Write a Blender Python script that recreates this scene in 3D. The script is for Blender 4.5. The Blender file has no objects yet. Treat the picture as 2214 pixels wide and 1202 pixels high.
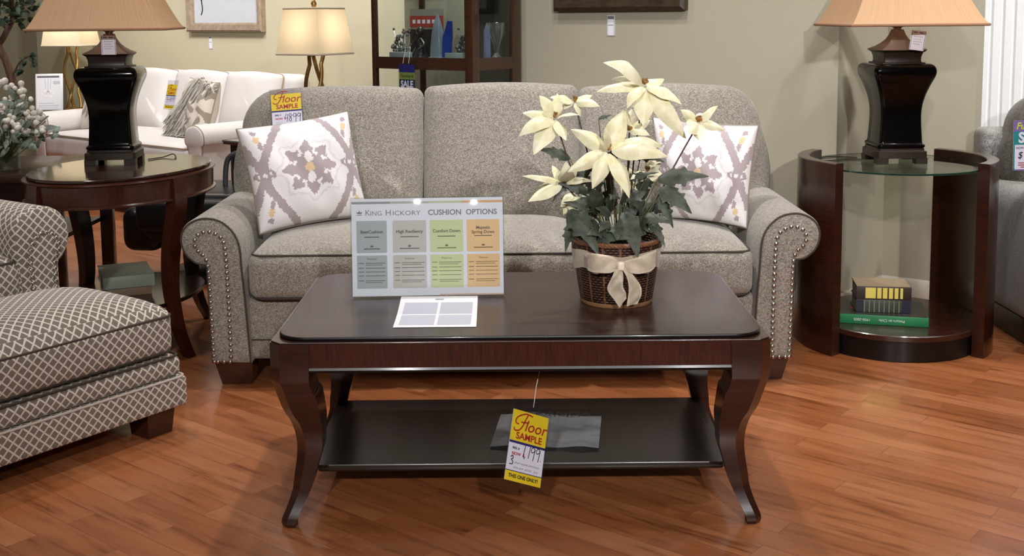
import bpy, bmesh, math, random
from mathutils import Vector, Matrix
random.seed(7)
PI = math.pi
SC = bpy.context.scene
COL = SC.collection
V = Vector

# ------------------------------------------------------------------ helpers
def lin(c):
    f = lambda v: v / 12.92 if v <= .04045 else ((v + .055) / 1.055) ** 2.4
    return (f(c[0] / 255), f(c[1] / 255), f(c[2] / 255), 1)

def R2(deg):
    return Matrix.Rotation(math.radians(deg), 4, 'Z')

def link(name, me, parent=None):
    o = bpy.data.objects.new(name, me)
    COL.objects.link(o)
    if parent is not None:
        o.parent = parent
    return o

def obj(name, bm, m, parent=None, ang=38, loc=None, label=None):
    bmesh.ops.recalc_face_normals(bm, faces=bm.faces)
    lim = math.radians(ang)
    for f in bm.faces:
        f.smooth = True
    for e in bm.edges:
        if len(e.link_faces) == 2 and e.calc_face_angle(0) > lim:
            e.smooth = False
    me = bpy.data.meshes.new(name)
    bm.to_mesh(me); bm.free()
    for mm in (m if isinstance(m, (list, tuple)) else [m]):
        me.materials.append(mm)
    o = link(name, me, parent)
    if loc is not None:
        o.location = loc
    if label:
        o['label'] = label
    return o

def tag(o, label, cat, group=None):
    o['label'] = label; o['category'] = cat
    if group: o['group'] = group
    return o

def thing(name, label, cat, loc=(0, 0, 0), rotz=0, group=None, mat=None):
    o = link(name, None)
    if mat is not None:
        o.matrix_world = mat
    else:
        o.location = loc; o.rotation_euler = (0, 0, math.radians(rotz))
    o.empty_display_size = .1
    return tag(o, label, cat, group)

def struct(name, bm, m, ang=30):
    o = obj(name, bm, m, None, ang); o['kind'] = 'structure'; return o

def new(): return bmesh.new()

def face(bm, vs, mi=0):
    try:
        f = bm.faces.new(vs); f.material_index = mi; return f
    except ValueError:
        return None

def box(bm, lo, hi, M=None, bev=0, seg=2, mi=0):
    r = bmesh.ops.create_cube(bm, size=1)
    vs = r['verts']
    c = (V(lo) + V(hi)) / 2; s = V(hi) - V(lo)
    for v in vs:
        v.co = V((v.co.x * s.x, v.co.y * s.y, v.co.z * s.z)) + c
    fs = list({f for v in vs for f in v.link_faces})
    for f in fs: f.material_index = mi
    if bev:
        es = list({e for v in vs for e in v.link_edges})
        b = bmesh.ops.bevel(bm, geom=es, offset=bev, segments=seg, profile=.5, affect='EDGES')
        vs = list({v for f in b['faces'] for v in f.verts} | {v for v in vs if v.is_valid})
    if M is not None:
        for v in vs: v.co = M @ v.co
    return vs

def loft(bm, rings, cap=True, closed=True, mi=0):
    R = [[bm.verts.new(p) for p in r] for r in rings]
    n = len(R[0])
    for a, b in zip(R, R[1:]):
        for i in range(n if closed else n - 1):
            j = (i + 1) % n
            face(bm, (a[i], a[j], b[j], b[i]), mi)
    if cap and closed:
        face(bm, R[0][::-1], mi); face(bm, R[-1], mi)
    return R

def lathe(bm, prof, seg=32, c=(0, 0, 0), cap=True, mi=0):
    c = V(c)
    return loft(bm, [[c + V((r * math.cos(2 * PI * i / seg), r * math.sin(2 * PI * i / seg), z)) for i in range(seg)] for r, z in prof], cap, True, mi)

def tube(bm, pts, r, seg=8, closed=False, cap=True, flat=1.0):
    pts = [V(p) for p in pts]; n = len(pts)
    rings = []; up = None
    for i, p in enumerate(pts):
        if closed: t = pts[(i + 1) % n] - pts[i - 1]
        else: t = pts[min(i + 1, n - 1)] - pts[max(i - 1, 0)]
        if t.length < 1e-9: t = V((0, 0, 1))
        t.normalize()
        if up is None:
            up = V((0, 0, 1)) if abs(t.z) < .9 else V((1, 0, 0))
        up = (up - t * up.dot(t))
        if up.length < 1e-6: up = t.orthogonal()
        up.normalize(); b = t.cross(up)
        rr = r[i] if isinstance(r, (list, tuple)) else r
        rings.append([p + up * rr * math.cos(2 * PI * k / seg) + b * rr * flat * math.sin(2 * PI * k / seg) for k in range(seg)])
    if closed: rings.append(rings[0])
    loft(bm, rings, cap and not closed)

def spline(pts, n=8, closed=False):
    P = [V(p) for p in pts]; out = []
    N = len(P)
    for i in range(N if closed else N - 1):
        if closed: a, b, c, d = P[i - 1], P[i], P[(i + 1) % N], P[(i + 2) % N]
        else: a, b, c, d = P[max(i - 1, 0)], P[i], P[i + 1], P[min(i + 2, N - 1)]
        for k in range(n):
            t = k / n
            out.append(.5 * ((2 * b) + (c - a) * t + (2 * a - 5 * b + 4 * c - d) * t * t + (3 * b - a - 3 * c + d) * t ** 3))
    if not closed: out.append(P[-1])
    return out

def resample(pts, step):
    pts = [V(p) for p in pts]; out = [pts[0].copy()]; acc = 0
    for a, b in zip(pts, pts[1:]):
        L = (b - a).length; s = step - acc
        while s <= L:
            out.append(a.lerp(b, s / L)); s += step
        acc = (acc + L) % step
    return out

def axis_list(h, r, n, k=4):
    a = []
    for i in range(k): a.append(-h + r * (1 - math.cos(i / k * PI / 2)))
    m = h - r
    for i in range(n + 1): a.append(-m + 2 * m * i / n)
    for i in range(k - 1, -1, -1): a.append(h - r * (1 - math.cos(i / k * PI / 2)))
    return a

def rbox(bm, c, size, r, crown=(0, 0), n=10, M=None, front=0, k=4):
    """rounded, softly crowned upholstery block; crown=(top,bottom), front bulges -y"""
    c = V(c); h = V(size) / 2
    r = min(r, h.x * .98, h.y * .98, h.z * .98)
    A = [axis_list(h[i], r, n if i < 2 else max(2, n // 3), k) for i in range(3)]
    cache = {}
    def vert(p):
        key = (round(p[0], 6), round(p[1], 6), round(p[2], 6))
        if key in cache: return cache[key]
        inner = V([max(-(h[i] - r), min(h[i] - r, p[i])) for i in range(3)])
        d = V(p) - inner
        q = inner + (d.normalized() * r if d.length > 1e-9 else d)
        u, v, w = q.x / h.x, q.y / h.y, q.z / h.z
        q2 = q.copy()
        cr = max(0, 1 - u ** 4) * max(0, 1 - v ** 4)
        q2.z += crown[0] * cr * max(0, w) - crown[1] * cr * max(0, -w)
        q2.y -= front * max(0, 1 - u ** 4) * max(0, 1 - w ** 4) * max(0, -v)
        q2 += c
        if M is not None: q2 = M @ q2
        cache[key] = bm.verts.new(q2); return cache[key]
    for ax in range(3):
        a1, a2 = (ax + 1) % 3, (ax + 2) % 3
        for s in (-1, 1):
            for i in range(len(A[a1]) - 1):
                for j in range(len(A[a2]) - 1):
                    qs = []
                    for (ii, jj) in ((i, j), (i + 1, j), (i + 1, j + 1), (i, j + 1)):
                        p = [0, 0, 0]; p[ax] = s * h[ax]; p[a1] = A[a1][ii]; p[a2] = A[a2][jj]
                        qs.append(vert(p))
                    if len(set(qs)) >= 3:
                        face(bm, [q for n_, q in enumerate(qs) if q not in qs[:n_]])

def rrect(x0, x1, y0, y1, r, z=0, n=6):
    out = []
    for cx, cy, a in ((x1 - r, y1 - r, 0), (x0 + r, y1 - r, 90), (x0 + r, y0 + r, 180), (x1 - r, y0 + r, 270)):
        for i in range(n + 1):
            t = math.radians(a + 90 * i / n)
            out.append(V((cx + r * math.cos(t), cy + r * math.sin(t), z)))
    return out

def slab(bm, outline, z0, z1, bev=.002, mi=0):
    c = sum((V((p.x, p.y, 0)) for p in outline), V()) / len(outline)
    def ring(off, z):
        out = []
        for p in outline:
            d = V((p.x, p.y, 0)) - c
            out.append(V((p.x, p.y, 0)) - d.normalized() * off + V((0, 0, z)))
        return out
    loft(bm, [ring(bev, z0), ring(0, z0 + bev), ring(0, z1 - bev), ring(bev, z1)], True, True, mi)

def puff(bm, outline, yf, tf, tb, M=None, m=14, side=.02):
    """stuffed cushion from an (x,z) outline: yf plane, tf bulge to -y, tb bulge to +y"""
    c = V((sum(p[0] for p in outline) / len(outline), sum(p[1] for p in outline) / len(outline)))
    hx = max(abs(p[0] - c.x) for p in outline) * 1.02; hz = max(abs(p[1] - c.y) for p in outline) * 1.02
    def ring(s, k, off):
        out = []
        for p in outline:
            q = c + (V(p) - c) * s
            u, v = abs(q.x - c.x) / hx, abs(q.y - c.y) / hz
            b = (max(0, 1 - u ** 3.4) * max(0, 1 - v ** 3.4)) ** .5 * max(0, 1 - s ** 10) ** .5
            w = V((q.x, yf + k * b + off, q.y)); out.append(M @ w if M is not None else w)
        return out
    rings = []
    S = [math.sin(PI / 2 * i / m) for i in range(1, m + 1)]
    for s in S: rings.append(ring(s, -tf, -side))
    rings.append(ring(1.004, 0, 0))
    for s in S[::-1]: rings.append(ring(s, tb, side))
    loft(bm, rings, True)

def ngon_prism(bm, pts, y0, y1, axis='y', bev=0, mi=0):
    """extrude an (x,z) outline along y"""
    c = V((sum(p[0] for p in pts) / len(pts), sum(p[1] for p in pts) / len(pts)))
    def ring(s, y): 
        out = []
        for p in pts:
            d = V(p) - c; q = V(p) - (d.normalized() * s if s else V((0, 0)))
            out.append(V((q.x, y, q.y)))
        return out
    sg = 1 if y1 > y0 else -1
    if bev: rings = [ring(bev, y0), ring(0, y0 + sg * bev), ring(0, y1 - sg * bev), ring(bev, y1)]
    else: rings = [ring(0, y0), ring(0, y1)]
    loft(bm, rings, True, True, mi)

def ribbons(bm, lines, w, z=0, mi=0):
    """flat pen strokes in the xy plane"""
    for ln in lines:
        pts = [V((p[0], p[1], 0)) for p in ln]
        L, Rr = [], []
        for i, p in enumerate(pts):
            t = pts[min(i + 1, len(pts) - 1)] - pts[max(i - 1, 0)]
            n = V((-t.y, t.x, 0))
            n = n.normalized() * w / 2 if n.length > 1e-9 else V((w / 2, 0, 0))
            L.append(bm.verts.new(p + n + V((0, 0, z)))); Rr.append(bm.verts.new(p - n + V((0, 0, z))))
        for i in range(len(pts) - 1):
            face(bm, (L[i], L[i + 1], Rr[i + 1], Rr[i]), mi)

def rect(bm, x0, y0, x1, y1, z, mi=0):
    face(bm, [bm.verts.new((x, y, z)) for x, y in ((x0, y0), (x1, y0), (x1, y1), (x0, y1))], mi)

def text(name, body, size, m, parent, x, y, z, align='CENTER', shear=0, bold=0, sx=1, rot=0, label=None):
    cu = bpy.data.curves.new('lettering', 'FONT')
    cu.body = body; cu.size = size; cu.align_x = align; cu.align_y = 'CENTER'
    cu.shear = shear; cu.offset = bold; cu.resolution_u = 3; cu.extrude = .0001
    t = bpy.data.objects.new('lettering', cu); COL.objects.link(t)
    dg = bpy.context.evaluated_depsgraph_get(); dg.update()
    me = bpy.data.meshes.new_from_object(t.evaluated_get(dg))
    COL.objects.unlink(t); bpy.data.objects.remove(t); bpy.data.curves.remove(cu)
    me.transform(Matrix.Translation((x, y, z)) @ Matrix.Rotation(math.radians(rot), 4, 'Z') @ Matrix.Diagonal((sx, 1, 1, 1)))
    me.materials.clear(); me.materials.append(m)
    o = link(name, me, parent)
    if label: o['label'] = label
    return o

# ------------------------------------------------------------------ materials
class NT:
    def __init__(s, name):
        s.m = bpy.data.materials.new(name); s.m.use_nodes = True
        s.t = s.m.node_tree; s.n = s.t.nodes; s.l = s.t.links
        s.b = s.n['Principled BSDF']; s.out = s.n['Material Output']
    def add(s, typ, **kw):
        n = s.n.new(typ)
        for k, v in kw.items():
            if hasattr(n, k) and k not in n.inputs.keys(): setattr(n, k, v)
            else: n.inputs[k.replace('_', ' ')].default_value = v
        return n
    def link(s, a, b): s.l.new(a, b)
    def math(s, op, a, b=None, c=None):
        n = s.n.new('ShaderNodeMath'); n.operation = op
        for i, x in enumerate((a, b, c)):
            if x is None: continue
            if isinstance(x, (int, float)): n.inputs[i].default_value = x
            else: s.l.new(x, n.inputs[i])
        return n.outputs[0]
    def mix(s, fac, a, b, blend='MIX'):
        n = s.n.new('ShaderNodeMix'); n.data_type = 'RGBA'; n.blend_type = blend
        for i, x in ((0, fac), (6, a), (7, b)):
            if isinstance(x, (int, float, tuple)): n.inputs[i].default_value = x
            else: s.l.new(x, n.inputs[i])
        return n.outputs[2]
    def coords(s, kind='Object', scale=(1, 1, 1), rot=(0, 0, 0)):
        tc = s.n.new('ShaderNodeTexCoord'); mp = s.n.new('ShaderNodeMapping')
        mp.inputs['Scale'].default_value = scale; mp.inputs['Rotation'].default_value = rot
        s.l.new(tc.outputs[kind], mp.inputs['Vector']); return mp.outputs[0]
    def noise(s, vec, scale, detail=3, rough=.6):
        n = s.n.new('ShaderNodeTexNoise'); n.inputs['Scale'].default_value = scale
        n.inputs['Detail'].default_value = detail; n.inputs['Roughness'].default_value = rough
        s.l.new(vec, n.inputs['Vector']); return n.outputs['Fac']
    def ramp(s, fac, stops):
        n = s.n.new('ShaderNodeValToRGB'); e = n.color_ramp.elements
        while len(e) > len(stops): e.remove(e[-1])
        while len(e) < len(stops): e.new(.5)
        for q, (p, c) in zip(e, stops): q.position = p; q.color = c
        s.l.new(fac, n.inputs[0]); return n.outputs[0]
    def bump(s, h, strength=.3, dist=.002):
        n = s.n.new('ShaderNodeBump'); n.inputs['Strength'].default_value = strength; n.inputs['Distance'].default_value = dist
        s.l.new(h, n.inputs['Height']); s.l.new(n.outputs[0], s.b.inputs['Normal'])
    def set(s, **kw):
        for k, v in kw.items():
            i = s.b.inputs[k.replace('_', ' ')]
            if hasattr(v, 'node'): s.l.new(v, i)
            else: i.default_value = v
        return s.m

def plain(name, c, rough=.5, metal=0, coat=0, var=.06, vs=30, **kw):
    t = NT(name); c = lin(c)
    f = t.noise(t.coords(), vs, 3)
    a = tuple(x * (1 - var) for x in c[:3]) + (1,); b = tuple(min(1, x * (1 + var)) for x in c[:3]) + (1,)
    t.set(Base_Color=t.mix(f, a, b), Roughness=rough, Metallic=metal)
    if coat: t.set(Coat_Weight=coat, Coat_Roughness=.08)
    return t.set(**kw)

def wood(name, dark, light, scale=(1.2, 1.2, 14), rough=.3, coat=.5, freq=14, crough=.12):
    t = NT(name); v = t.coords('Object', scale)
    n = t.noise(v, freq, 6, .65); n2 = t.noise(v, freq * 5, 3, .6)
    f = t.math('ADD', t.math('MULTIPLY', n, .75), t.math('MULTIPLY', n2, .25))
    t.set(Base_Color=t.ramp(f, [(.3, lin(dark)), (.62, lin(light))]), Roughness=rough, Coat_Weight=coat, Coat_Roughness=crough)
    return t.m

def tweed(name, dark, mid, light, k=1.0, rough=.95):
    t = NT(name)
    a = t.noise(t.coords('Object', (1, 1, .35)), 420 * k, 2, .7)
    b = t.noise(t.coords('Object', (.35, 1, 1)), 300 * k, 2, .7)
    c = t.noise(t.coords(), 60 * k, 2)
    f = t.math('ADD', t.math('ADD', t.math('MULTIPLY', a, .5), t.math('MULTIPLY', b, .38)), t.math('MULTIPLY', c, .12))
    t.set(Base_Color=t.ramp(f, [(.38, lin(dark)), (.5, lin(mid)), (.64, lin(light))]), Roughness=rough, Sheen_Weight=.25, Sheen_Roughness=.5)
    t.bump(f, .5, .0015); return t.m

def lattice(name):
    """woven diamond check: pale lines on taupe, in UV metres"""
    t = NT(name); uv = t.n.new('ShaderNodeTexCoord').outputs['UV']
    sp = t.n.new('ShaderNodeSeparateXYZ'); t.link(uv, sp.inputs[0])
    wob = t.noise(uv, 90, 2)
    w = t.math('MULTIPLY', t.math('SUBTRACT', wob, .5), .10)
    P = .0315
    lines = []
    for sg in (1, -1):
        q = t.math('ADD', t.math('DIVIDE', t.math('ADD', sp.outputs[0], t.math('MULTIPLY', sp.outputs[1], sg * 1.0)), P), w)
        fr = t.math('FRACT', q)
        lines.append(t.math('LESS_THAN', t.math('ABSOLUTE', t.math('SUBTRACT', fr, .5)), .105))
    L = t.math('MAXIMUM', lines[0], lines[1])
    th = t.noise(uv, 900, 2)
    dark = t.mix(th, lin((98, 88, 76)), lin((134, 122, 108)))
    pale = t.mix(th, lin((196, 186, 176)), lin((226, 218, 208)))
    t.set(Base_Color=t.mix(L, dark, pale), Roughness=.95, Sheen_Weight=.15)
    t.bump(t.math('ADD', L, t.math('MULTIPLY', th, .6)), .35, .001)
    return t.m

def floor_mat():
    t = NT('hardwood_floor')
    v = t.coords('Object', (1, 1, 1), (0, 0, math.radians(39.1)))
    br = t.add('ShaderNodeTexBrick'); br.offset = .37; br.offset_frequency = 2
    t.link(v, br.inputs['Vector'])
    for k, x in (('Scale', 1), ('Mortar Size', .0012), ('Mortar Smooth', .2), ('Bias', 0), ('Brick Width', .62), ('Row Height', .083)):
        br.inputs[k].default_value = x
    br.inputs['Color1'].default_value = (0, 0, 0, 1); br.inputs['Color2'].default_value = (1, 1, 1, 1); br.inputs['Mortar'].default_value = (.5, .5, .5, 1)
    bw = t.n.new('ShaderNodeRGBToBW'); t.link(br.outputs['Color'], bw.inputs[0])
    pm = t.n.new('ShaderNodeMapping'); pm.inputs['Scale'].default_value = (1.3, 11, 1); t.link(v, pm.inputs['Vector'])
    off = t.n.new('ShaderNodeCombineXYZ'); t.link(t.math('MULTIPLY', bw.outputs[0], 7.3), off.inputs[0]); t.link(t.math('MULTIPLY', bw.outputs[0], 3.1), off.inputs[2])
    va = t.n.new('ShaderNodeVectorMath'); va.operation = 'ADD'; t.link(pm.outputs[0], va.inputs[0]); t.link(off.outputs[0], va.inputs[1])
    g = t.noise(va.outputs[0], 2.6, 6, .62)
    g2 = t.noise(va.outputs[0], 1.1, 3, .5)
    tone = t.ramp(t.math('ADD', t.math('MULTIPLY', bw.outputs[0], .55), t.math('MULTIPLY', g2, .45)), [(.1, lin((142, 82, 46))), (.5, lin((164, 100, 60))), (.9, lin((180, 118, 78)))])
    streak = t.ramp(g, [(.28, (.34, .22, .16, 1)), (.45, (.86, .82, .8, 1)), (.6, (1, 1, 1, 1))])
    c = t.mix(.9, tone, streak, 'MULTIPLY')
    c = t.mix(t.math('MULTIPLY', br.outputs['Fac'], .55), c, lin((92, 54, 36)))
    t.set(Base_Color=c, Roughness=t.math('ADD', t.math('MULTIPLY', g, .12), .24), Coat_Weight=.2, Coat_Roughness=.1)
    t.bump(t.math('SUBTRACT', 1, br.outputs['Fac']), .12, .001)
    return t.m

def emis(name, c, s, base=(240, 235, 220)):
    t = NT(name)
    return t.set(Base_Color=lin(base), Emission_Color=lin(c), Emission_Strength=s, Roughness=.6)

def clear(name, c=(255, 255, 255), rough=.02, ior=1.45, alpha=.12):
    """thin clear sheet: mostly see-through with real glossy reflection"""
    t = NT(name); t.n.remove(t.b)
    tr = t.n.new('ShaderNodeBsdfTransparent'); tr.inputs[0].default_value = lin(c)
    gl = t.n.new('ShaderNodeBsdfGlossy'); gl.inputs['Roughness'].default_value = rough
    fr = t.n.new('ShaderNodeFresnel'); ge = t.n.new('ShaderNodeNewGeometry')
    t.link(t.math('ADD', t.math('MULTIPLY', ge.outputs['Backfacing'], 1 / ior - ior), ior), fr.inputs[0])
    ns = t.noise(t.coords(), 4, 1)
    mx = t.n.new('ShaderNodeMixShader')
    t.link(t.math('ADD', fr.outputs[0], t.math('MULTIPLY', ns, alpha * .2)), mx.inputs[0]); t.link(tr.outputs[0], mx.inputs[1]); t.link(gl.outputs[0], mx.inputs[2])
    t.link(mx.outputs[0], t.out.inputs[0]); return t.m

def shade_mat(name, c, pleat=0, trans=.5):
    """lampshade cloth that lets light through"""
    t = NT(name); t.n.remove(t.b)
    n = t.noise(t.coords('UV', (1, .02, 1)), 130, 3, .7)
    col = t.mix(n, tuple(x * (.72 if pleat else .94) for x in lin(c)[:3]) + (1,), lin(c))
    df = t.n.new('ShaderNodeBsdfDiffuse'); tl = t.n.new('ShaderNodeBsdfTranslucent'); mx = t.n.new('ShaderNodeMixShader')
    mx.inputs[0].default_value = trans
    t.link(col, df.inputs[0]); t.link(col, tl.inputs[0]); t.link(df.outputs[0], mx.inputs[1]); t.link(tl.outputs[0], mx.inputs[2])
    if pleat:
        bp = t.n.new('ShaderNodeBump'); bp.inputs['Strength'].default_value = .5; bp.inputs['Distance'].default_value = .004
        t.link(n, bp.inputs['Height']); t.link(bp.outputs[0], df.inputs['Normal'])
    t.link(mx.outputs[0], t.out.inputs[0]); return t.m

M = dict(
    floor=floor_mat(),
    wall=plain('painted_wall', (173, 167, 147), .85, var=.015, vs=3),
    warmwall=plain('warm_painted_wall', (200, 192, 164), .85, var=.015, vs=3),
    ceil=plain('ceiling_paint', (225, 222, 215), .9),
    white=plain('white_paint', (232, 232, 232), .5, var=.02),
    base=plain('baseboard_paint', (205, 198, 186), .5),
    olive=plain('olive_column_paint', (140, 134, 108), .85, var=.02),
    mahog=wood('mahogany', (24, 9, 6), (56, 24, 14)),
    mahogx=wood('mahogany_crossgrain', (24, 9, 6), (70, 30, 17), (16, 16, 1.0), .28, .4),
    mahogt=wood('mahogany_top', (34, 18, 14), (60, 36, 28), (1.2, 9, 1), .34, .22, 8, .14),
    mahogtb=wood('mahogany_top_border', (28, 15, 12), (50, 30, 24), (9, 1.2, 1), .34, .22, 8, .14),
    gloss=wood('polished_mahogany', (30, 16, 12), (54, 31, 24), (1.2, 9, 1), .14, .5, 8, .05),
    walnut=wood('brown_walnut', (34, 18, 9), (68, 40, 21)),
    pale=plain('pale_welt', (188, 178, 168), .9),
    dark=wood('espresso_wood', (18, 8, 6), (38, 17, 11)),
    shelfw=wood('dark_shelf_wood', (22, 14, 11), (38, 27, 21), (1.2, 9, 1), .32, .5, 8, .2),
    edge=plain('black_lacquer', (16, 12, 11), .35, coat=.15, Specular_IOR_Level=.3),
    foot=wood('sofa_foot_wood', (40, 20, 14), (62, 32, 22)),
    tweed=tweed('grey_brown_tweed', (74, 68, 60), (130, 123, 112), (194, 188, 178), 1.5),
    piping=plain('dark_piping', (62, 55, 48), .9),
    nail=plain('antique_nickel_nail', (170, 160, 150), .3, 1),
    lat=lattice('diamond_lattice_fabric'),
    pewter=plain('pewter_nail', (190, 185, 178), .25, 1),
    black=plain('black_lamp_glaze', (6, 5, 5), .16, coat=.22, Specular_IOR_Level=.15),
    bronze=plain('brown_bronze', (124, 104, 92), .45, .2, var=.12),
    bronzed=plain('dark_bronze', (48, 38, 30), .4, .35, var=.2),
    cream=plain('cream_upholstery', (213, 208, 205), .95, var=.04, vs=200),
    creamp=plain('taupe_piping', (158, 138, 118), .9),
    leather=plain('black_leather', (22, 22, 24), .38, var=.2, vs=60),
    silver=plain('brushed_grey_trim', (110, 112, 116), .3, .7),
    paper=plain('white_paper', (236, 236, 240), .6, var=.01),
    card=plain('white_card', (238, 236, 247), .5, var=.01),
    yellow=plain('yellow_card', (244, 214, 36), .5, var=.02),
    navy=plain('navy_ink', (40, 38, 110), .5),
    red=plain('red_ink', (178, 40, 36), .5),
    ink=plain('black_ink', (18, 18, 22), .6),
    grey=plain('grey_ink', (132, 134, 140), .6),
    lgrey=plain('pale_grey_ink', (196, 198, 206), .6),
    pvc=clear('clear_vinyl_sleeve', (250, 250, 252), .08, 1.3),
    acry=clear('clear_acrylic', (250, 252, 252), .03, 1.45),
    glass=clear('green_tinted_glass', (234, 242, 236), .01, 1.5),
    glassedge=plain('green_glass_edge', (20, 52, 44), .1, coat=1),
    cabglass=clear('cabinet_glass', (236, 242, 240), .01, 1.4),
    leaf=None, bract=None,
)
def leafy(name, a, b, rough=.55, back=None):
    t = NT(name); n = t.noise(t.coords('Object'), 30, 4)
    t.set(Base_Color=t.ramp(n, [(.3, lin(a)), (.68, lin(b))]), Roughness=rough, Subsurface_Weight=0)
    t.bump(t.noise(t.coords('Object'), 160, 3), .25, .002); return t.m
M['leaf'] = leafy('poinsettia_leaf', (34, 41, 32), (76, 84, 70))
M['bract'] = leafy('cream_bract', (218, 212, 164), (242, 238, 212), .6)
M['stem'] = leafy('green_stem', (70, 84, 48), (110, 116, 70))
M['stemd'] = leafy('brown_stem', (58, 40, 34), (84, 62, 50))
M['tree'] = leafy('tree_leaf', (30, 46, 32), (62, 84, 56))
M['bark'] = wood('bark', (70, 48, 38), (120, 92, 76), (6, 6, 1), .8, 0)
M['blossom'] = leafy('white_blossom', (226, 222, 208), (250, 248, 240))
M['sage'] = leafy('sage_leaf', (96, 112, 100), (160, 172, 160))
M['ribbon'] = plain('cream_lace_ribbon', (236, 222, 200), .45, var=.18, vs=140, Sheen_Weight=.5)
M['tan'] = shade_mat('pleated_tan_shade', (226, 186, 148), 1, .3)
M['ivory'] = shade_mat('ivory_linen_shade', (246, 236, 212), 0, .5)
M['gold'] = plain('brushed_gold', (176, 140, 84), .35, .9)
M['bulb'] = emis('lamp_bulb', (255, 214, 150), 30)

def boxuv(bm):
    uv = bm.loops.layers.uv.new('UVMap')
    bm.normal_update()
    for f in bm.faces:
        n = f.normal; ax = max(range(3), key=lambda i: abs(n[i]))
        for l in f.loops:
            p = l.vert.co
            l[uv].uv = (p.x, p.y) if ax == 2 else ((p.x, p.z) if ax == 1 else (p.y, p.z))
# ------------------------------------------------------------------ the setting
D = V((.776, -.631, 0)); EE = V((.631, .776, 0))           # along / into the diagonal walls
def wall(name, a, b, h0, h1, m, th=.10, back=1):
    """vertical wall from a to b, thickness th behind (left normal * back)"""
    a = V((a[0], a[1], 0)); b = V((b[0], b[1], 0)); t = (b - a).normalized(); n = V((-t.y, t.x, 0)) * back
    bm = new()
    loft(bm, [[p + V((0, 0, z)) for p in (a, b, b + n * th, a + n * th)] for z in (h0, h1)])
    return struct(name, bm, m)
def skirt(name, a, b, m, h=.09, th=.012, back=1):
    a = V((a[0], a[1], 0)); b = V((b[0], b[1], 0)); t = (b - a).normalized(); n = V((-t.y, t.x, 0)) * -back
    bm = new()
    pr = [(0, 0), (th, 0), (th, h - .015), (th * .4, h), (0, h)]
    loft(bm, [[p + n * (x + .0005) + V((0, 0, z)) for x, z in pr] for p in (a, b)])
    return struct(name, bm, m)
HC = 3.1
bm = new(); box(bm, (-7, -3, -.06), (6, 13, 0)); fl = struct('floor', bm, M['floor'])
bm = new(); box(bm, (-7, -3, HC), (6, 13, HC + .06)); struct('ceiling', bm, M['ceil'])
P = V((1.368, 4.845, 0)); K = P + EE * .542
DR = K + D * .395
AL = P - D * 2.52
W1a = V((-1.37, 8.067, 0)); W1r = W1a + D * .98 ; W1l = W1a - D * 3.2
wall('wall_back', AL, P, 0, HC, M['wall'])
wall('wall_column', P + EE * .003, K, 0, HC, M['wall'], .09)
wall('wall_corner', K, DR, 0, HC, M['wall'], .09)
wall('wall_left', W1l, W1r, 0, HC, M['warmwall'])
wall('wall_return', W1r, AL + V((.02, -.0, 0)), 0, HC, M['warmwall'], .06, 1)
wall('wall_far', V((-8, 11.2, 0)), W1l + V((.3, .3, 0)), 0, HC, M['olive'])
skirt('baseboard_back', AL, P, M['base']); skirt('baseboard_column', P, K, M['base']); skirt('baseboard_corner', K, DR, M['base'])
skirt('baseboard_left', W1l, W1r, M['base'])
# ribbed white panelling to the right
bm = new()
x0, x1, y = 2.13, 5.6, 5.25
pts = []
x = x0
while x < x1:
    pts += [(x, y), (x + .028, y), (x + .034, y + .012), (x + .044, y + .012), (x + .05, y)]
    x += .052
n = len(pts)
lo = [bm.verts.new((a, b, 0)) for a, b in pts]; hi = [bm.verts.new((a, b, HC)) for a, b in pts]
lb = [bm.verts.new((a, y + .08, 0)) for a, b in pts]; hb = [bm.verts.new((a, y + .08, HC)) for a, b in pts]
for i in range(n - 1):
    face(bm, (lo[i], lo[i + 1], hi[i + 1], hi[i])); face(bm, (lb[i + 1], lb[i], hb[i], hb[i + 1]))
    face(bm, (lo[i], lb[i], lb[i + 1], lo[i + 1])); face(bm, (hi[i + 1], hb[i + 1], hb[i], hi[i]))
face(bm, (lo[0], hi[0], hb[0], lb[0])); face(bm, (lo[-1], lb[-1], hb[-1], hi[-1]))
struct('wall_right', bm, M['white'], 20)

# ------------------------------------------------------------------ coffee table
TH = .5
ct = thing('coffee_table', 'long dark mahogany coffee table with curved sabre legs and lower shelf', 'coffee table', (.016, 0, 0))
def quad_leg(prof, sx, sy, ox, oy, ch=.028):
    """prof: (outer, inner, z) measured inward from the corner (ox, oy)"""
    bm = new(); rings = []
    for o, i, z in prof:
        c = min(ch, (i - o) * .4)
        loc = [(o + c, o), (o, o + c), (o, i), (i, i), (i, o)]
        rings.append([V((sx * (ox - a), sy * (oy - b), z)) for a, b in loc])
    loft(bm, rings); return bm
# outer/inner inset of the leg at each height
LP = [(0, .104, .486), (0, .103, .452), (0, .101, .391), (.009, .108, .358), (.012, .115, .346), (.025, .121, .30), (.040, .124, .265),
      (.049, .122, .229), (.052, .120, .194), (.050, .109, .158), (.045, .100, .123), (.041, .089, .088), (.030, .072, .053), (.016, .056, .018), (.018, .053, 0)]
zz = [(o, i, z) for o, i, z in LP]
fine = spline([(o, i, z) for o, i, z in zz[2:]], 4)
LPF = zz[:2] + [(p.x, p.y, max(0, p.z)) for p in fine]
X2, Y0, Y1 = .632, 2.815, 3.575
yc = (Y0 + Y1) / 2; hy = (Y1 - Y0) / 2
for sx in (-1, 1):
    for sy in (-1, 1):
        obj('leg', quad_leg(LPF, sx, sy, X2, hy), M['mahog'], ct, loc=(0, yc, 0))
bm = new()
box(bm, (-X2 + .05, -hy + .006, .422), (X2 - .05, -hy + .03, .488)); box(bm, (-X2 + .05, hy - .03, .422), (X2 - .05, hy - .006, .488))
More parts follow.
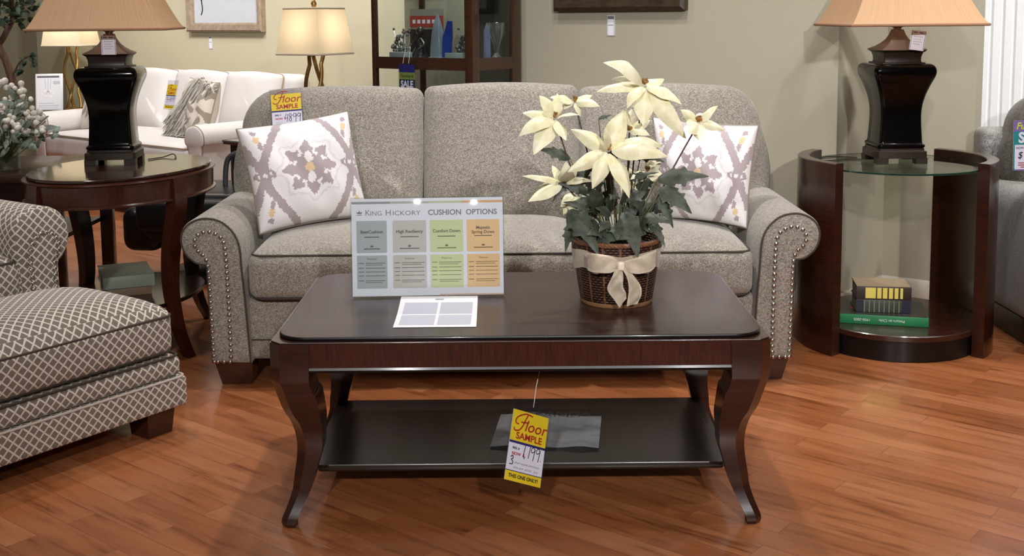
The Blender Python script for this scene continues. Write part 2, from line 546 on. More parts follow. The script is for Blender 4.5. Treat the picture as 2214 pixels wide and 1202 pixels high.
box(bm, (-X2 + .006, -hy + .05, .422), (-X2 + .03, hy - .05, .488)); box(bm, (X2 - .03, -hy + .05, .422), (X2 - .006, hy - .05, .488))
box(bm, (-X2 + .03, -hy + .03, .474), (X2 - .03, hy - .03, .487))
obj('apron', bm, M['mahogx'], ct, loc=(0, yc, 0))
bm = new()
for s in (-1, 1):
    tube(bm, [(-X2 + .1, s * (hy - .012), .418), (X2 - .1, s * (hy - .012), .418)], .0085, 8)
    tube(bm, [(s * (X2 - .012), -hy + .1, .418), (s * (X2 - .012), hy - .1, .418)], .0085, 8)
obj('bead_moulding', bm, M['edge'], ct, loc=(0, yc, 0))
bm = new(); slab(bm, [V((a * 1, b, 0)) for a, b in ((X2 - .03, -hy + .003), (X2 - .003, -hy + .03), (X2 - .003, hy - .03), (X2 - .03, hy - .003), (-X2 + .03, hy - .003), (-X2 + .003, hy - .03), (-X2 + .003, -hy + .03), (-X2 + .03, -hy + .003))], .486, .490, .001)
obj('frame_cap', bm, M['mahog'], ct, loc=(0, yc, 0))
bm = new(); slab(bm, rrect(-.618, .618, 2.832, 3.562, .075), .490, .4995, .003)
obj('table_top', bm, M['edge'], ct)
# veneer: crossbanded border and centre panel laid into the top
bm = new()
o_ = rrect(-.614, .614, 2.836, 3.558, .072, .4997); i_ = rrect(-.50, .50, 2.95, 3.445, .004, .4997)
a = [bm.verts.new(p) for p in o_]; b = [bm.verts.new(p) for p in i_]
for k in range(len(a)): face(bm, (a[k], a[(k + 1) % len(a)], b[(k + 1) % len(a)], b[k]))
obj('veneer_border', bm, M['mahogtb'], ct)
bm = new(); face(bm, [bm.verts.new(p) for p in rrect(-.4995, .4995, 2.9505, 3.4445, .004, .4998)])
obj('veneer_panel', bm, M['mahogt'], ct)
bm = new(); slab(bm, rrect(-.545, .545, 2.975, 3.50 - .0, .01), .092, .11, .003)
box(bm, (-.565, 2.99, .094), (.565, 3.49, .108))
obj('shelf', bm, M['shelfw'], ct)

# ------------------------------------------------------------------ the grey sofa
so = thing('sofa', 'grey-brown tweed sofa with rolled arms and nailhead trim behind the coffee table', 'sofa', (-.043, 3.97, 0))
OUT = [(-1.02, .088), (-1.025, .322), (-1.029, .42), (-1.034, .437), (-1.055, .443), (-1.076, .452), (-1.107, .485), (-1.119, .53), (-1.110, .568), (-1.081, .597), (-1.035, .612), (-.984, .605), (-.948, .582), (-.922, .55), (-.906, .502), (-.901, .413), (-.894, .276), (-.885, .085)]
INN = [(-1.012, .097), (-1.016, .265), (-1.02, .414), (-1.028, .468), (-1.053, .492), (-1.066, .522), (-1.052, .551), (-1.018, .562), (-.980, .547), (-.962, .515), (-.957, .414), (-.954, .276), (-.953, .097)]
def smooth2(o):
    return [(p.x, p.y) for p in spline([V((a, b, 0)) for a, b in o], 4)]
def sofa_arm(s, parent, out, inn, depth, mat, nailmat, ox_=0):
    so_ = smooth2(out); si = smooth2(inn)
    cx = sum(p[0] for p in so_) / len(so_); cz = sum(p[1] for p in so_) / len(so_)
    def ring(k, y):
        r = []
        for (x, z) in so_:
            d = V((x - cx, z - cz)); q = V((x, z)) - d.normalized() * k
            r.append(V((s * q.x, y, q.y)))
        return r
    bm = new()
    loft(bm, [ring(.016, -.003), ring(.006, .003), ring(0, .014), ring(0, depth * .5), ring(0, depth - .03), ring(.012, depth)])
    boxuv(bm)
    a = obj('arm', bm, mat, parent, 50)
    bm = new()
    cxi = sum(p[0] for p in si) / len(si); czi = sum(p[1] for p in si) / len(si)
    def r2(k, y): return [V((s * (x - (x - cxi) * k), y, z - (z - czi) * k)) for x, z in si]
    loft(bm, [r2(0, .0), r2(0, -.005), r2(.05, -.008), r2(.3, -.010)])
    boxuv(bm)
    obj('front_panel', bm, mat, a, 50)
    if ox_ == 0:
     bm = new()
     tube(bm, [V((s * (x - (x - cx) / max(1e-6, math.hypot(x - cx, z - cz)) * .006), .002, z - (z - cz) / max(1e-6, math.hypot(x - cx, z - cz)) * .006)) for x, z in so_], .0038, 6)
     obj('welt', bm, M['piping'], a)
    bm = new()
    loop = [V((s * x, -.0095, z)) for x, z in si] + [V((s * si[0][0], -.0095, si[0][1]))]
    for p in resample(loop, .0215):
        r = bmesh.ops.create_icosphere(bm, subdivisions=2, radius=.0076)
        for v in r['verts']: v.co = V((v.co.x, v.co.y * .6, v.co.z)) + p
    obj('nailhead_trim', bm, nailmat, a, 80)
    # gathered pleats in the roll, radiating from the panel
    for (ax, az), (bx, bz) in (((-1.064, .535), (-1.104, .560)), ((-1.02, .566), (-1.024, .598)), ((-1.066, .515), (-1.106, .507)), ((-.965, .53), (-.925, .538))):
        if abs(ox_) > 0: break
        bm = new(); tube(bm, [(s * ax, -.001, az), (s * (ax + bx) / 2, -.0035, (az + bz) / 2), (s * bx, .001, bz)], .0016, 5)
        obj('pleat', bm, mat, a)
    return a
for s in (1, -1): sofa_arm(s, so, OUT, INN, .95, M['tweed'], M['nail'])
bm = new(); rbox(bm, (0, .48, .20), (1.80, .88, .225), .02, (0, 0), 4)
obj('base_rail', bm, M['tweed'], so)
bm = new(); tube(bm, [(-.89, .037, .162), (.89, .037, .162)], .003, 6)
obj('rail_welt', bm, M['piping'], so)
cw = 1.775 / 3
for k in range(3):
    x = -1.775 / 2 + cw * (k + .5)
    bm = new(); rbox(bm, (x, .325, .398), (cw - .004, .68, .165), .04, (.045, 0), 12, None, .012)
    c = obj('seat_cushion', bm, M['tweed'], so)
    bm = new()
    for z in (.474, .322):
        tube(bm, rrect(x - cw / 2 + .012, x + cw / 2 - .012, -.012 + .003, .64, .05, z, 5), .0045, 6, True)
    obj('welt', bm, M['piping'], c)
def backpuff(x0, x1, z0, z1, outer=0):
    r = .032; pts = []
    def arc(cx, cz, a0, a1, rx, rz, n=7):
        for i in range(n + 1):
            t = math.radians(a0 + (a1 - a0) * i / n); pts.append((cx + rx * math.cos(t), cz + rz * math.sin(t)))
    ro = (.15, .17)
    RR = ro if outer == 1 else (r, r); RL = ro if outer == -1 else (r, r)
    for i in range(7): pts.append((x1 + (.03 * math.sin(PI * i / 6) if outer == 1 else .004 * math.sin(PI * i / 6)), z0 + .05 + (z1 - RR[1] - z0 - .05) * i / 6))
    arc(x1 - RR[0], z1 - RR[1], 0, 90, RR[0], RR[1])
    for i in range(1, 8): pts.append((x1 - RR[0] + (x0 + RL[0] - x1 + RR[0]) * i / 8, z1 + .012 * math.sin(PI * i / 8)))
    arc(x0 + RL[0], z1 - RL[1], 90, 180, RL[0], RL[1])
    for i in range(7): pts.append((x0 - (.03 * math.sin(PI * i / 6) if outer == -1 else .004 * math.sin(PI * i / 6)), z1 - RL[1] - (z1 - RL[1] - z0 - .05) * i / 6))
    arc(x0 + .05, z0 + .05, 180, 270, .05, .05, 4); arc(x1 - .05, z0 + .05, 270, 360, .05, .05, 4)
    out = [pts[0]]
    for p in pts[1:]:
        if (V(p) - V(out[-1])).length > .004: out.append(p)
    return out
lean = Matrix.Translation((0, .60, .47)) @ Matrix.Rotation(math.radians(-17), 4, 'X')
for x0, x1, o in ((-1.05, -.318, -1), (-.312, .312, 0), (.318, 1.05, 1)):
    bm = new(); puff(bm, backpuff(x0, x1, .0, .555 + (.008 if o == 0 else 0), o), .0, .085, .05, lean)
    c = obj('back_cushion', bm, M['tweed'], so, 60)
    bm = new(); pl_ = backpuff(x0 + .004, x1 - .004, .004, .551 + (.008 if o == 0 else 0), o)
    tube(bm, [lean @ V((a, -.022, b)) for a, b in pl_], .0042, 6, True)
    obj('welt', bm, M['piping'], c)
bm = new(); rbox(bm, (0, .88, .53), (2.02, .16, .86), .05, (0, 0), 6)
obj('back_frame', bm, M['tweed'], so)
for sx in (-1, 1):
    for yy in (.065, .86):
        bm = new()
        a = [V((sx * x, yy + y, .088)) for x, y in ((.885, -.04), (1.02, -.04), (1.02, .07), (.885, .07))]
        b = [V((sx * x, yy + y, 0)) for x, y in ((.892, -.025), (.998, -.025), (.998, .06), (.892, .06))]
        loft(bm, [b, a]); obj('foot', bm, M['foot'], so)

# ------------------------------------------------------------------ ikat pillows
def ikat(u, v):
    h = lambda k: (math.sin(k * 127.1) * 43758.5453) % 1
    v += .035 * (h(math.floor(u * 34)) - .5) + .02 * (h(math.floor(u * 71) + 9) - .5)
    u += .03 * (h(math.floor(v * 40) + 3) - .5)
    a, b = abs(u), abs(v)
    r = math.hypot(u, v * .97); th = math.atan2(v, u)
    if r < .085: return 2
    if math.hypot(u / .075, (b - .20) / .11) < 1: return 0
    R = .44 + .06 * math.cos(8 * th) + .02 * math.cos(16 * th)
    if r < R:
        for k in (22, 68, 112, 158, -22, -68, -112, -158):
            q = math.radians(k); dt = (th - q + PI) % (2 * PI) - PI
            if r > .27 and abs(r * dt) < .02: return 0
            sg = 1 if (k + 360) % 90 < 45 else -1
            c = (.30 * math.cos(q + .17 * sg), .30 * math.sin(q + .17 * sg))
            if math.hypot(u - c[0], v - c[1]) < .034: return 0
        return 1
    # ogee trellis
    cur = .84 - .52 * min(1, b) ** 1.5
    if abs(a - cur) < .078 and b > .08: return 1
    cur2 = .84 + .34 * b ** 1.1
    if abs(a - cur2) < .062 and b > .1: return 1
    dn = math.hypot(a - .80, v)
    if dn < .19:
        q = math.atan2(v, a - .8)
        if dn < .04: return 0
        if dn < .11 + .07 * abs(math.cos(2 * q)) and not (.085 < dn < .115 and abs(math.cos(2 * q)) > .75): return 1
    # corner buds
    if math.hypot((a - .80) / .055, (b - .70) / .075) < 1: return 2
    if math.hypot((a - .77) / .04, (b - .57) / .09) < 1: return 1
    if math.hypot((a - .82) / .05, (b - .84) / .05) < 1: return 1
    # small buds on the top and bottom
    return 3 if abs(r - R - .11) < .022 else 0
t = NT('ikat_linen')
at = t.n.new('ShaderNodeVertexColor'); at.layer_name = 'dye'
th = t.noise(t.coords('Object', (1, 1, 1)), 500, 2)
t.set(Base_Color=t.mix(t.math('MULTIPLY', th, .22), at.outputs['Color'], (.35, .32, .32, 1)), Roughness=.95, Sheen_Weight=.2)
t.bump(th, .3, .001)
M['ikat'] = t.m
M['pillowpipe'] = plain('grey_pillow_piping', (138, 126, 112), .9)
DYE = [lin((238, 234, 236)), lin((170, 155, 158)), lin((226, 196, 152)), lin((222, 218, 218))]
def pillow(name, label, corners, thick, pat, group=None, n=130, cat='pillow', mat=None, parent=None):
    TL, TR, BR, BL = [V(c) for c in corners]
    c0 = (TL + TR + BR + BL) / 4
    nrm = (TR - TL).cross(BL - TL).normalized()          # towards the back
    if nrm.y < 0: nrm.negate()
    base = V((c0.x, c0.y, min(p.z for p in (BL, BR))))
    root = thing(name, label, cat, base, 0, group)
    bm = new(); cl = bm.loops.layers.float_color.new('dye') if pat else None
    def pos(u, v, s):
        uu = u * (1 - .055 * (1 - v * v)); vv = v * (1 - .055 * (1 - u * u))
        p = (TL * (1 - uu) * (1 + vv) + TR * (1 + uu) * (1 + vv) + BR * (1 + uu) * (1 - vv) + BL * (1 - uu) * (1 - vv)) / 4
        k = max(0, 1 - u ** 2) ** .5 * max(0, 1 - v ** 2) ** .5
        k = k ** .72
        wr = .004 * math.sin(9 * u + 5 * v) * k
        return p + nrm * s * thick * (k + wr / thick) - base
    def grid(nn, s, shared=None):
        g = [[None] * (nn + 1) for _ in range(nn + 1)]
        for i in range(nn + 1):
            for j in range(nn + 1):
                u, v = -1 + 2 * i / nn, -1 + 2 * j / nn
                if shared and (i in (0, nn) or j in (0, nn)): g[i][j] = shared[i][j]
                else: g[i][j] = bm.verts.new(pos(u, v, s))
        for i in range(nn):
            for j in range(nn):
                f = face(bm, (g[i][j], g[i + 1][j], g[i + 1][j + 1], g[i][j + 1]))
                if cl and f:
                    c = DYE[pat(-1 + 2 * (i + .5) / nn, -1 + 2 * (j + .5) / nn)] if s < 0 else DYE[0]
                    for l in f.loops: l[cl] = c
        return g
    g = grid(n, -1); grid(n, 1, g)
    m = mat or M['ikat']
    cov = obj('cover', bm, m, root, 80)
    bm = new()
    edge = [pos(-1 + 2 * i / 24, 1, 0) for i in range(24)] + [pos(1, 1 - 2 * i / 24, 0) for i in range(24)] + [pos(1 - 2 * i / 24, -1, 0) for i in range(24)] + [pos(-1, -1 + 2 * i / 24, 0) for i in range(24)]
    tube(bm, edge, .004, 6, True)
    obj('piping', bm, M['pillowpipe'] if pat else m, root)
    return root
G_ = 'patterned throw pillows on the grey sofa'
pillow('throw_pillow', 'white and mauve ikat throw pillow on the left end of the grey sofa', [(-1.022, 4.27, .888), (-.637, 4.47, .935), (-.560, 4.42, .535), (-.925, 4.17, .512)], .095, ikat, G_)
pillow('throw_pillow', 'white and mauve ikat throw pillow partly hidden by the white poinsettia', [(.545, 4.44, .905), (.915, 4.27, .885), (.862, 4.20, .513), (.578, 4.38, .52)], .095, ikat, G_)
# ------------------------------------------------------------------ lattice ottoman and armchair
UA = math.degrees(math.atan2(.816, .579))          # local x runs along the ottoman front
def local(name, label, cat, p, rz): return thing(name, label, cat, (p[0], p[1], 0), rz)
C0 = V((-1.035, 3.562, 0)); U_ = V((.579, .816, 0)); W_ = V((-.816, .579, 0))
ot = local('ottoman', 'large ottoman in taupe and cream diamond check fabric at the lower left', 'ottoman', C0, UA)
OW, OD = .82, .52      # x from -OW to 0, y from 0 to OD
def oblock(name, z0, z1, ins, r, crown, fr=0):
    bm = new(); rbox(bm, (-OW / 2, OD / 2, (z0 + z1) / 2), (OW - 2 * ins, OD - 2 * ins, z1 - z0), r, crown, 14, None, fr)
    boxuv(bm); return obj(name, bm, M['lat'], ot, 60)
oblock('base_band', .082, .176, .0, .012, (0, 0))
oblock('middle_band', .178, .244, .010, .022, (0, 0))
cu = oblock('cushion', .247, .395, .022, .035, (.062, 0), .01)
for z, ins, k in ((.374, .026, .006), (.262, .03, .006)):
    bm = new(); tube(bm, rrect(-OW + ins, -ins, ins - k, OD - ins + k, .035, z, 5), .0048, 6, True); obj('welt', bm, M['piping'], cu)
for z, ins in ((.177, .002), (.245, .014)):
    bm = new(); tube(bm, rrect(-OW + ins, -ins, ins, OD - ins, .03, z, 4), .004, 6, True); obj('welt', bm, M['pale'] if z < .2 else M['piping'], ot)
for x in (-OW + .03, -.03 - .105):
    for y in (.03, OD - .13):
        bm = new()
        a = [V((x + p, y + q, .084)) for p, q in ((0, 0), (.105, 0), (.105, .1), (0, .1))]
        b = [V((x + p, y + q, 0)) for p, q in ((.0, .0), (.09, .0), (.09, .085), (.0, .085))]
        loft(bm, [b, a]); obj('foot', bm, M['foot'], ot)
ch = local('armchair', 'armchair in taupe diamond check with rolled nailhead arm behind the ottoman', 'armchair', (-1.55, 3.755), UA)
AO = [(-.083, .09), (-.083, .40), (-.093, .50), (-.105, .565), (-.098, .63), (-.06, .675), (-.005, .69), (.05, .676), (.088, .64), (.102, .59), (.092, .54), (.07, .505), (.058, .485), (.056, .38), (.056, .09)]
AI = [(-.046, .10), (-.046, .40), (-.052, .50), (-.05, .555), (-.028, .592), (.004, .602), (.036, .588), (.052, .556), (.044, .525), (.034, .50), (.033, .38), (.033, .10)]
def chair_arm(s, ox):
    em = new(); em.free()
    so2 = [(x * s, z) for x, z in AO]; si2 = [(x * s, z) for x, z in AI]
    a = sofa_arm(1, ch, so2, si2, .80, M['lat'], M['pewter'], 1)
    a.location = (ox, 0, 0); return a
chair_arm(1, 0); chair_arm(-1, -.80)
bm = new(); rbox(bm, (-.40, .40, .24), (.66, .74, .30), .02, (0, 0), 8); boxuv(bm); obj('seat_base', bm, M['lat'], ch)
bm = new(); rbox(bm, (-.40, .31, .455), (.66, .62, .15), .045, (.04, 0), 10, None, .01); boxuv(bm); sc = obj('seat_cushion', bm, M['lat'], ch)
bm = new(); tube(bm, rrect(-.715, -.085, -.004, .60, .05, .522, 5), .0045, 6, True); obj('welt', bm, M['piping'], sc)
bm = new(); rbox(bm, (-.40, .73, .62), (.70, .20, .74), .07, (.02, 0), 8, None, .03); boxuv(bm); obj('backrest', bm, M['lat'], ch)
for x in (-.80, -.05):
    for y in (.05, .72):
        bm = new(); box(bm, (x - .03, y - .02, 0), (x + .06, y + .07, .092), None, .004); obj('foot', bm, M['foot'], ch)

# ------------------------------------------------------------------ oval end table on the left
OT = V((-1.543, 4.54, 0)); TA, TB, TZ = .32, .433, .72
et = thing('oval_end_table', 'dark mahogany oval end table carrying the left lamp', 'side table', OT, -15)
def oval(a, b, z, n=72): return [V((a * math.cos(2 * PI * i / n), b * math.sin(2 * PI * i / n), z)) for i in range(n)]
bm = new(); slab(bm, oval(TA - .012, TB - .012, 0), TZ - .012, TZ, .003)
obj('table_top', bm, M['gloss'], et)
bm = new()
loft(bm, [oval(TA - .012, TB - .012, TZ - .013), oval(TA + .004, TB + .004, TZ - .016), oval(TA + .006, TB + .006, TZ - .021), oval(TA - .002, TB - .002, TZ - .026), oval(TA - .004, TB - .004, TZ - .095), oval(TA + .005, TB + .005, TZ - .100), oval(TA + .005, TB + .005, TZ - .106), oval(TA - .02, TB - .02, TZ - .108)])
obj('apron', bm, M['mahogx'], et)
LEGP = [(0, .70), (.004, .612), (-.004, .55), (-.028, .45), (-.043, .35), (-.046, .26), (-.034, .17), (-.010, .08), (.030, 0)]
for k, ang in enumerate((-14, 72, 166, 252)):
    t_ = math.radians(ang); px_, py_ = TA * math.cos(t_), TB * math.sin(t_)
    nr = V((math.cos(t_) / TA, math.sin(t_) / TB, 0)).normalized(); tg = V((-nr.y, nr.x, 0))
    bm = new(); rings = []
    for p in spline([V((a, 0, b)) for a, b in LEGP], 3):
        w = .034 if p.z > .5 else .018 + .016 * (p.z / .5)
        dp = .045 if p.z > .45 else .030 + .015 * p.z / .45
        c = V((px_, py_, max(0, p.z))) + nr * (p.x + .006)
        rings.append([c + tg * w, c - tg * w, c - tg * w - nr * dp, c + tg * w - nr * dp])
    loft(bm, rings); obj('leg', bm, M['mahogx'] if k in (0, 3) else M['dark'], et, 50)
bm = new(); slab(bm, oval(TA - .055, TB - .055, 0), .195, .212, .003); obj('shelf', bm, M['dark'], et)

# ------------------------------------------------------------------ round glass side table on the right
RT = V((1.509, 4.507, 0)); RR_ = .376
rt = thing('glass_side_table', 'round side table with two curved mahogany panels and clear glass top', 'side table', RT)
for a0, a1 in ((134, 217), (-47, 45)):
    bm = new(); n = 20; ro, ri = RR_, RR_ - .046
    pts = [(ro, math.radians(a0 + (a1 - a0) * i / n)) for i in range(n + 1)] + [(ri, math.radians(a1 - (a1 - a0) * i / n)) for i in range(n + 1)]
    def ring(z, off=0): return [V(((r + (off if r < ro else -off)) * math.cos(a), (r + (off if r < ro else -off)) * math.sin(a), z)) for r, a in pts]
    loft(bm, [ring(0), ring(.735), ring(.738, .003)]); obj('side_panel', bm, M['mahog'], rt, 40)
bm = new(); slab(bm, oval(RR_ - .047, RR_ - .047, 0, 64), .704, .712, .001)
for f in bm.faces:
    if abs(f.calc_center_median().z - .708) < .0025 and abs(f.normal.z) < .9: f.material_index = 1
g = obj('glass_top', bm, [M['glass'], M['glassedge']], rt)
for a in (150, 195, -35, 30):
    bm = new(); t_ = math.radians(a); c = V(((RR_ - .053) * math.cos(t_), (RR_ - .053) * math.sin(t_), 0))
    lathe(bm, [(.006, .694), (.006, .704)], 10, c)
    obj('shelf_pin', bm, M['silver'], rt)
bm = new(); slab(bm, oval(RR_ - .047, RR_ - .047, 0, 64), .078, .102, .003); obj('lower_shelf', bm, M['mahog'], rt)
bm = new(); slab(bm, oval(RR_ - .055, RR_ - .055, 0, 64), 0, .079, .003); obj('plinth', bm, M['edge'], rt)

# ------------------------------------------------------------------ table lamps with black glazed bodies
def sqring(w, d, z, ch=.12, n=3):
    w, d = w / 2, d / 2; c = min(w, d) * ch; out = []
    for cx, cy, a in ((w - c, d - c, 0), (-w + c, d - c, 90), (-w + c, -d + c, 180), (w - c, -d + c, 270)):
        for i in range(n + 1):
            t = math.radians(a + 90 * i / n); out.append(V((cx + c * math.cos(t), cy + c * math.sin(t), z)))
    return out
def shade(parent, w0, d0, w1, d1, z0, z1, m, cc=.86, sag=.018, name='lamp_shade', nz=8):
    """four-sided shade, open top and bottom, slightly hollow sides"""
    bm = new(); uv = bm.loops.layers.uv.new('UVMap'); rings = []
    for k in range(nz + 1):
        s = k / nz; q = s ** cc
        w = w0 + (w1 - w0) * q; d = d0 + (d1 - d0) * q; z = z0 + (z1 - z0) * s
        r = []
        for (ax, ay), (bx, by) in (((-1, -1), (1, -1)), ((1, -1), (1, 1)), ((1, 1), (-1, 1)), ((-1, 1), (-1, -1))):
            for i in range(10):
                t = i / 10
                r.append(V((w / 2 * (ax + (bx - ax) * t), d / 2 * (ay + (by - ay) * t), z)))
        rings.append([bm.verts.new(p) for p in r])
    N = 40
    for k in range(nz):
        for i in range(N):
            f = face(bm, (rings[k][i], rings[k][(i + 1) % N], rings[k + 1][(i + 1) % N], rings[k + 1][i]))
            for l, (du, dv) in zip(f.loops, ((0, 0), (1, 0), (1, 1), (0, 1))): l[uv].uv = ((i + du) * .05, (k + dv) * .04)
    sh = obj(name, bm, m, parent, 30)
    bm = new()
    for w, d, z in ((w0, d0, z0 + .004), (w1, d1, z1)):
        tube(bm, rrect(-w / 2, w / 2, -d / 2, d / 2, .004, z, 2), .0055, 6, True, flat=1)
    obj('trim', bm, M['tantrim'] if m is M['tan'] else M['ivorytrim'], sh)
    return sh
M['tantrim'] = plain('tan_braid', (150, 112, 84), .9); M['ivorytrim'] = plain('ivory_braid', (214, 200, 176), .9)
def black_lamp(label, p, rz):
    t = thing('table_lamp', label, 'lamp', p, rz, 'black square table lamps with tan shades')
    bm = new()
    loft(bm, [sqring(.196, .196, .022), sqring(.196, .196, .048), sqring(.180, .180, .053), sqring(.180, .180, .06)])
    for sx in (-1, 1):
        for sy in (-1, 1):
            box(bm, (sx * .098 - .022 * (sx + 1), sy * .098 - .022 * (sy + 1), 0), (sx * .098 + .022 * (1 - sx), sy * .098 + .022 * (1 - sy), .024))
    obj('base', bm, M['bronzed'], t)
    prof = [(.176, .061), (.184, .066), (.184, .074), (.170, .080), (.166, .10), (.160, .15), (.158, .19), (.164, .23), (.182, .27), (.210, .31), (.234, .338), (.242, .356), (.238, .372), (.225, .383), (.205, .388)]
    bm = new()
    sp = spline([V((w, 0, z)) for w, z in prof], 3)
    loft(bm, [sqring(q.x, q.x, q.z, .16, 4) for q in sp]); obj('body', bm, M['black'], t, 35)
    bm = new()
    loft(bm, [sqring(w, w, z, .05) for w, z in ((.168, .386), (.168, .393), (.146, .394), (.142, .402), (.145, .418), (.155, .432), (.172, .438), (.176, .441))]); obj('neck', bm, M['bronzed'], t, 30)
    bm = new()
    rf = [(.178, .441), (.172, .445), (.135, .454), (.10, .466), (.07, .482), (.05, .500), (.04, .515), (.036, .52)]
    loft(bm, [sqring(w, w, z, .05) for w, z in rf]); obj('roof_cap', bm, M['bronze'], t, 30)
    bm = new()
    lathe(bm, [(.016, .518), (.014, .526), (.026, .532), (.031, .540), (.029, .547), (.016, .552), (.008, .556), (.008, .62)], 20)
    obj('knob', bm, M['bronze'], t)
    bm = new(); lathe(bm, [(.012, .60), (.014, .66), (.03, .70), (.034, .73), (.02, .76), (.004, .765)], 16); obj('bulb', bm, M['white'], t)
    shade(t, .515, .50, .26, .25, .535, .80, M['tan'])
    return t
LL = black_lamp('black glazed table lamp with tan pleated shade on the oval end table', (-1.610, 4.655, .7205), 7)
LR = black_lamp('black glazed table lamp with tan pleated shade on the round glass table', (1.513, 4.548, .7125), 1)

def panel(name, label, cat, o, u, v, w, h, group=None):
    """upright card: origin at its lower left, u right, v up (any two directions)"""
    u = V(u).normalized(); v = V(v); v = (v - u * v.dot(u)).normalized(); n = u.cross(v)
    mt = Matrix(((u.x, v.x, n.x, o[0]), (u.y, v.y, n.y, o[1]), (u.z, v.z, n.z, o[2]), (0, 0, 0, 1)))
    return thing(name, label, cat, mat=mt, group=group)
def card(parent, w, h, m, th=.0012, name='card', x=0, y=0, z=0):
    bm = new(); box(bm, (x, y, z - th), (x + w, y + h, z)); return obj(name, bm, m, parent)
def strip(parent, name, m, rs, z):
    bm = new()
    for r in rs: rect(bm, *r, z)
    return obj(name, bm, m, parent)
def lampcard(label, p, yaw, tilt):
    c, s = math.cos(math.radians(yaw)), math.sin(math.radians(yaw))
    k = math.radians(tilt)
    t = panel('price_tag', label, 'tag', p, (c * math.cos(k), s * math.cos(k), math.sin(k)), (-math.sin(k), 0, math.cos(k)), .056, .072, 'price cards hung from the black lamps')
    card(t, .056, .075, M['card'])
    strip(t, 'print', M['navy'], [(.008, .066, .022, .069), (.03, .066, .046, .069), (.002, .002, .0034, .073), (.0526, .002, .054, .073)], .0004)
    strip(t, 'small_print', M['lgrey'], [(.01, .050, .046, .054), (.012, .040, .04, .043), (.01, .031, .046, .034), (.012, .022, .038, .025)], .0004)
    bm = new(); tube(bm, spline([(.02, .073, 0), (.012, .10, -.004), (.0, .112, -.03), (.03, .108, -.03), (.03, .073, 0)], 5), .0006, 5); obj('string', bm, M['white'], t)
    return t
lampcard('white price card hung on the neck of the lamp on the oval table', (-1.606, 4.547, 1.160), 6, 0)
lampcard('white price card hung askew on the neck of the lamp on the glass table', (1.520, 4.432, 1.158), 0, -8)
# lamp cords
def cord(label, pts, r, m=None, name='lamp_cord'):
    bm = new(); b = V(pts[0]); tube(bm, [p - b for p in spline(pts, 10)], r, 6)
    return tag(obj(name, bm, m or M['bronzed'], None, loc=b), label, 'cord')
cord('thin lamp cord curling over the oval end table', [(-1.50, 4.73, .7235), (-1.46, 4.80, .7235), (-1.43, 4.84, .732), (-1.405, 4.80, .7235), (-1.40, 4.765, .7235)], .0022)
cord('thin lamp cord looped on the round glass table top', [(1.41, 4.60, .7148), (1.34, 4.60, .7148), (1.25, 4.565, .7148), (1.235, 4.64, .7148), (1.31, 4.70, .7148), (1.40, 4.655, .7148)], .0022)
cord('grey cord hanging to the books below the oval table', [(-1.40, 4.80, .60), (-1.415, 4.79, .50), (-1.44, 4.77, .40), (-1.455, 4.76, .318)], .003, M['silver'])

# ------------------------------------------------------------------ books
def book(label, p, rz, w, d, h, cov, pages, spine=None, group=None, lean=None):
    """closed book lying flat: spine faces -y"""
    t = thing('book', label, 'book', p, rz, group)
    bm = new(); box(bm, (-w / 2, 0, 0), (w / 2, d, .003), None, .001); box(bm, (-w / 2, 0, h - .003), (w / 2, d, h), None, .001)
    box(bm, (-w / 2, -.002, 0), (w / 2, .003, h), None, .0012)
    obj('cover', bm, cov, t)
    bm = new(); box(bm, (-w / 2 + .004, .003, .003), (w / 2 - .004, d - .004, h - .003)); obj('pages', bm, pages, t)
    if spine:
        for nm, m, rs in spine:
            bm = new()
            for x0, x1, z0, z1 in rs:
                face(bm, [bm.verts.new((x, -.0027, z)) for x, z in ((x0, z0), (x1, z0), (x1, z1), (x0, z1))])
            obj(nm, bm, m, t)
    return t
PG = plain('book_pages', (206, 194, 172), .8); M['pages'] = PG
bz = .1025
gb = book('large green art book at the bottom of the stack on the glass table shelf', (1.42, 4.348, bz), -14.5, .338, .26, .036, plain('green_book_cloth', (34, 122, 72), .4), PG)
bm = new(); box(bm, (-.167, .004, .036), (.167, .256, .0366)); obj('jacket_front', bm, plain('dark_book_jacket', (52, 46, 44), .35), gb)
bm = new(); lathe(bm, [(.02, .0367), (.02, .0371)], 14, (-.095, .10, 0)); obj('jacket_emblem', bm, plain('red_emblem', (190, 62, 66), .4), gb)
strip_m = M['white']
def spinetext(parent, body, size, m, x, z, y=-.0029, flip=0, bold=0):
    o = text('title_lettering', body, size, m, parent, 0, 0, 0, bold=bold)
    o.data.transform(Matrix.Translation((x, y, z)) @ Matrix.Rotation(PI / 2, 4, 'X') @ Matrix.Rotation(PI if flip else 0, 4, 'Z'))
    return o
spinetext(gb, 'Pintura en Chile', .0145, strip_m, .035, .018, flip=1)
spinetext(gb, '1950-2005', .0145, strip_m, -.075, .018, flip=1)
w = .206
b2 = book('green and navy bound book in the middle of the glass table stack', (1.437, 4.392, bz + .0372), -9, w, .15, .050, plain('green_leather_spine', (58, 66, 58), .4), PG,
     [('navy_panel', M.setdefault('navyl', plain('navy_leather', (20, 22, 46), .4)), [(-w / 2, -w / 2 + .028, .001, .049)]), ('navy_panel', M['navyl'], [(w / 2 - .034, w / 2, .001, .049)]),
      ('raised_bands', plain('dull_gilt_band', (120, 122, 100), .35), [(-w / 2 + .030 + .0185 * k, -w / 2 + .034 + .0185 * k, .001, .049) for k in range(8)]),
      ])
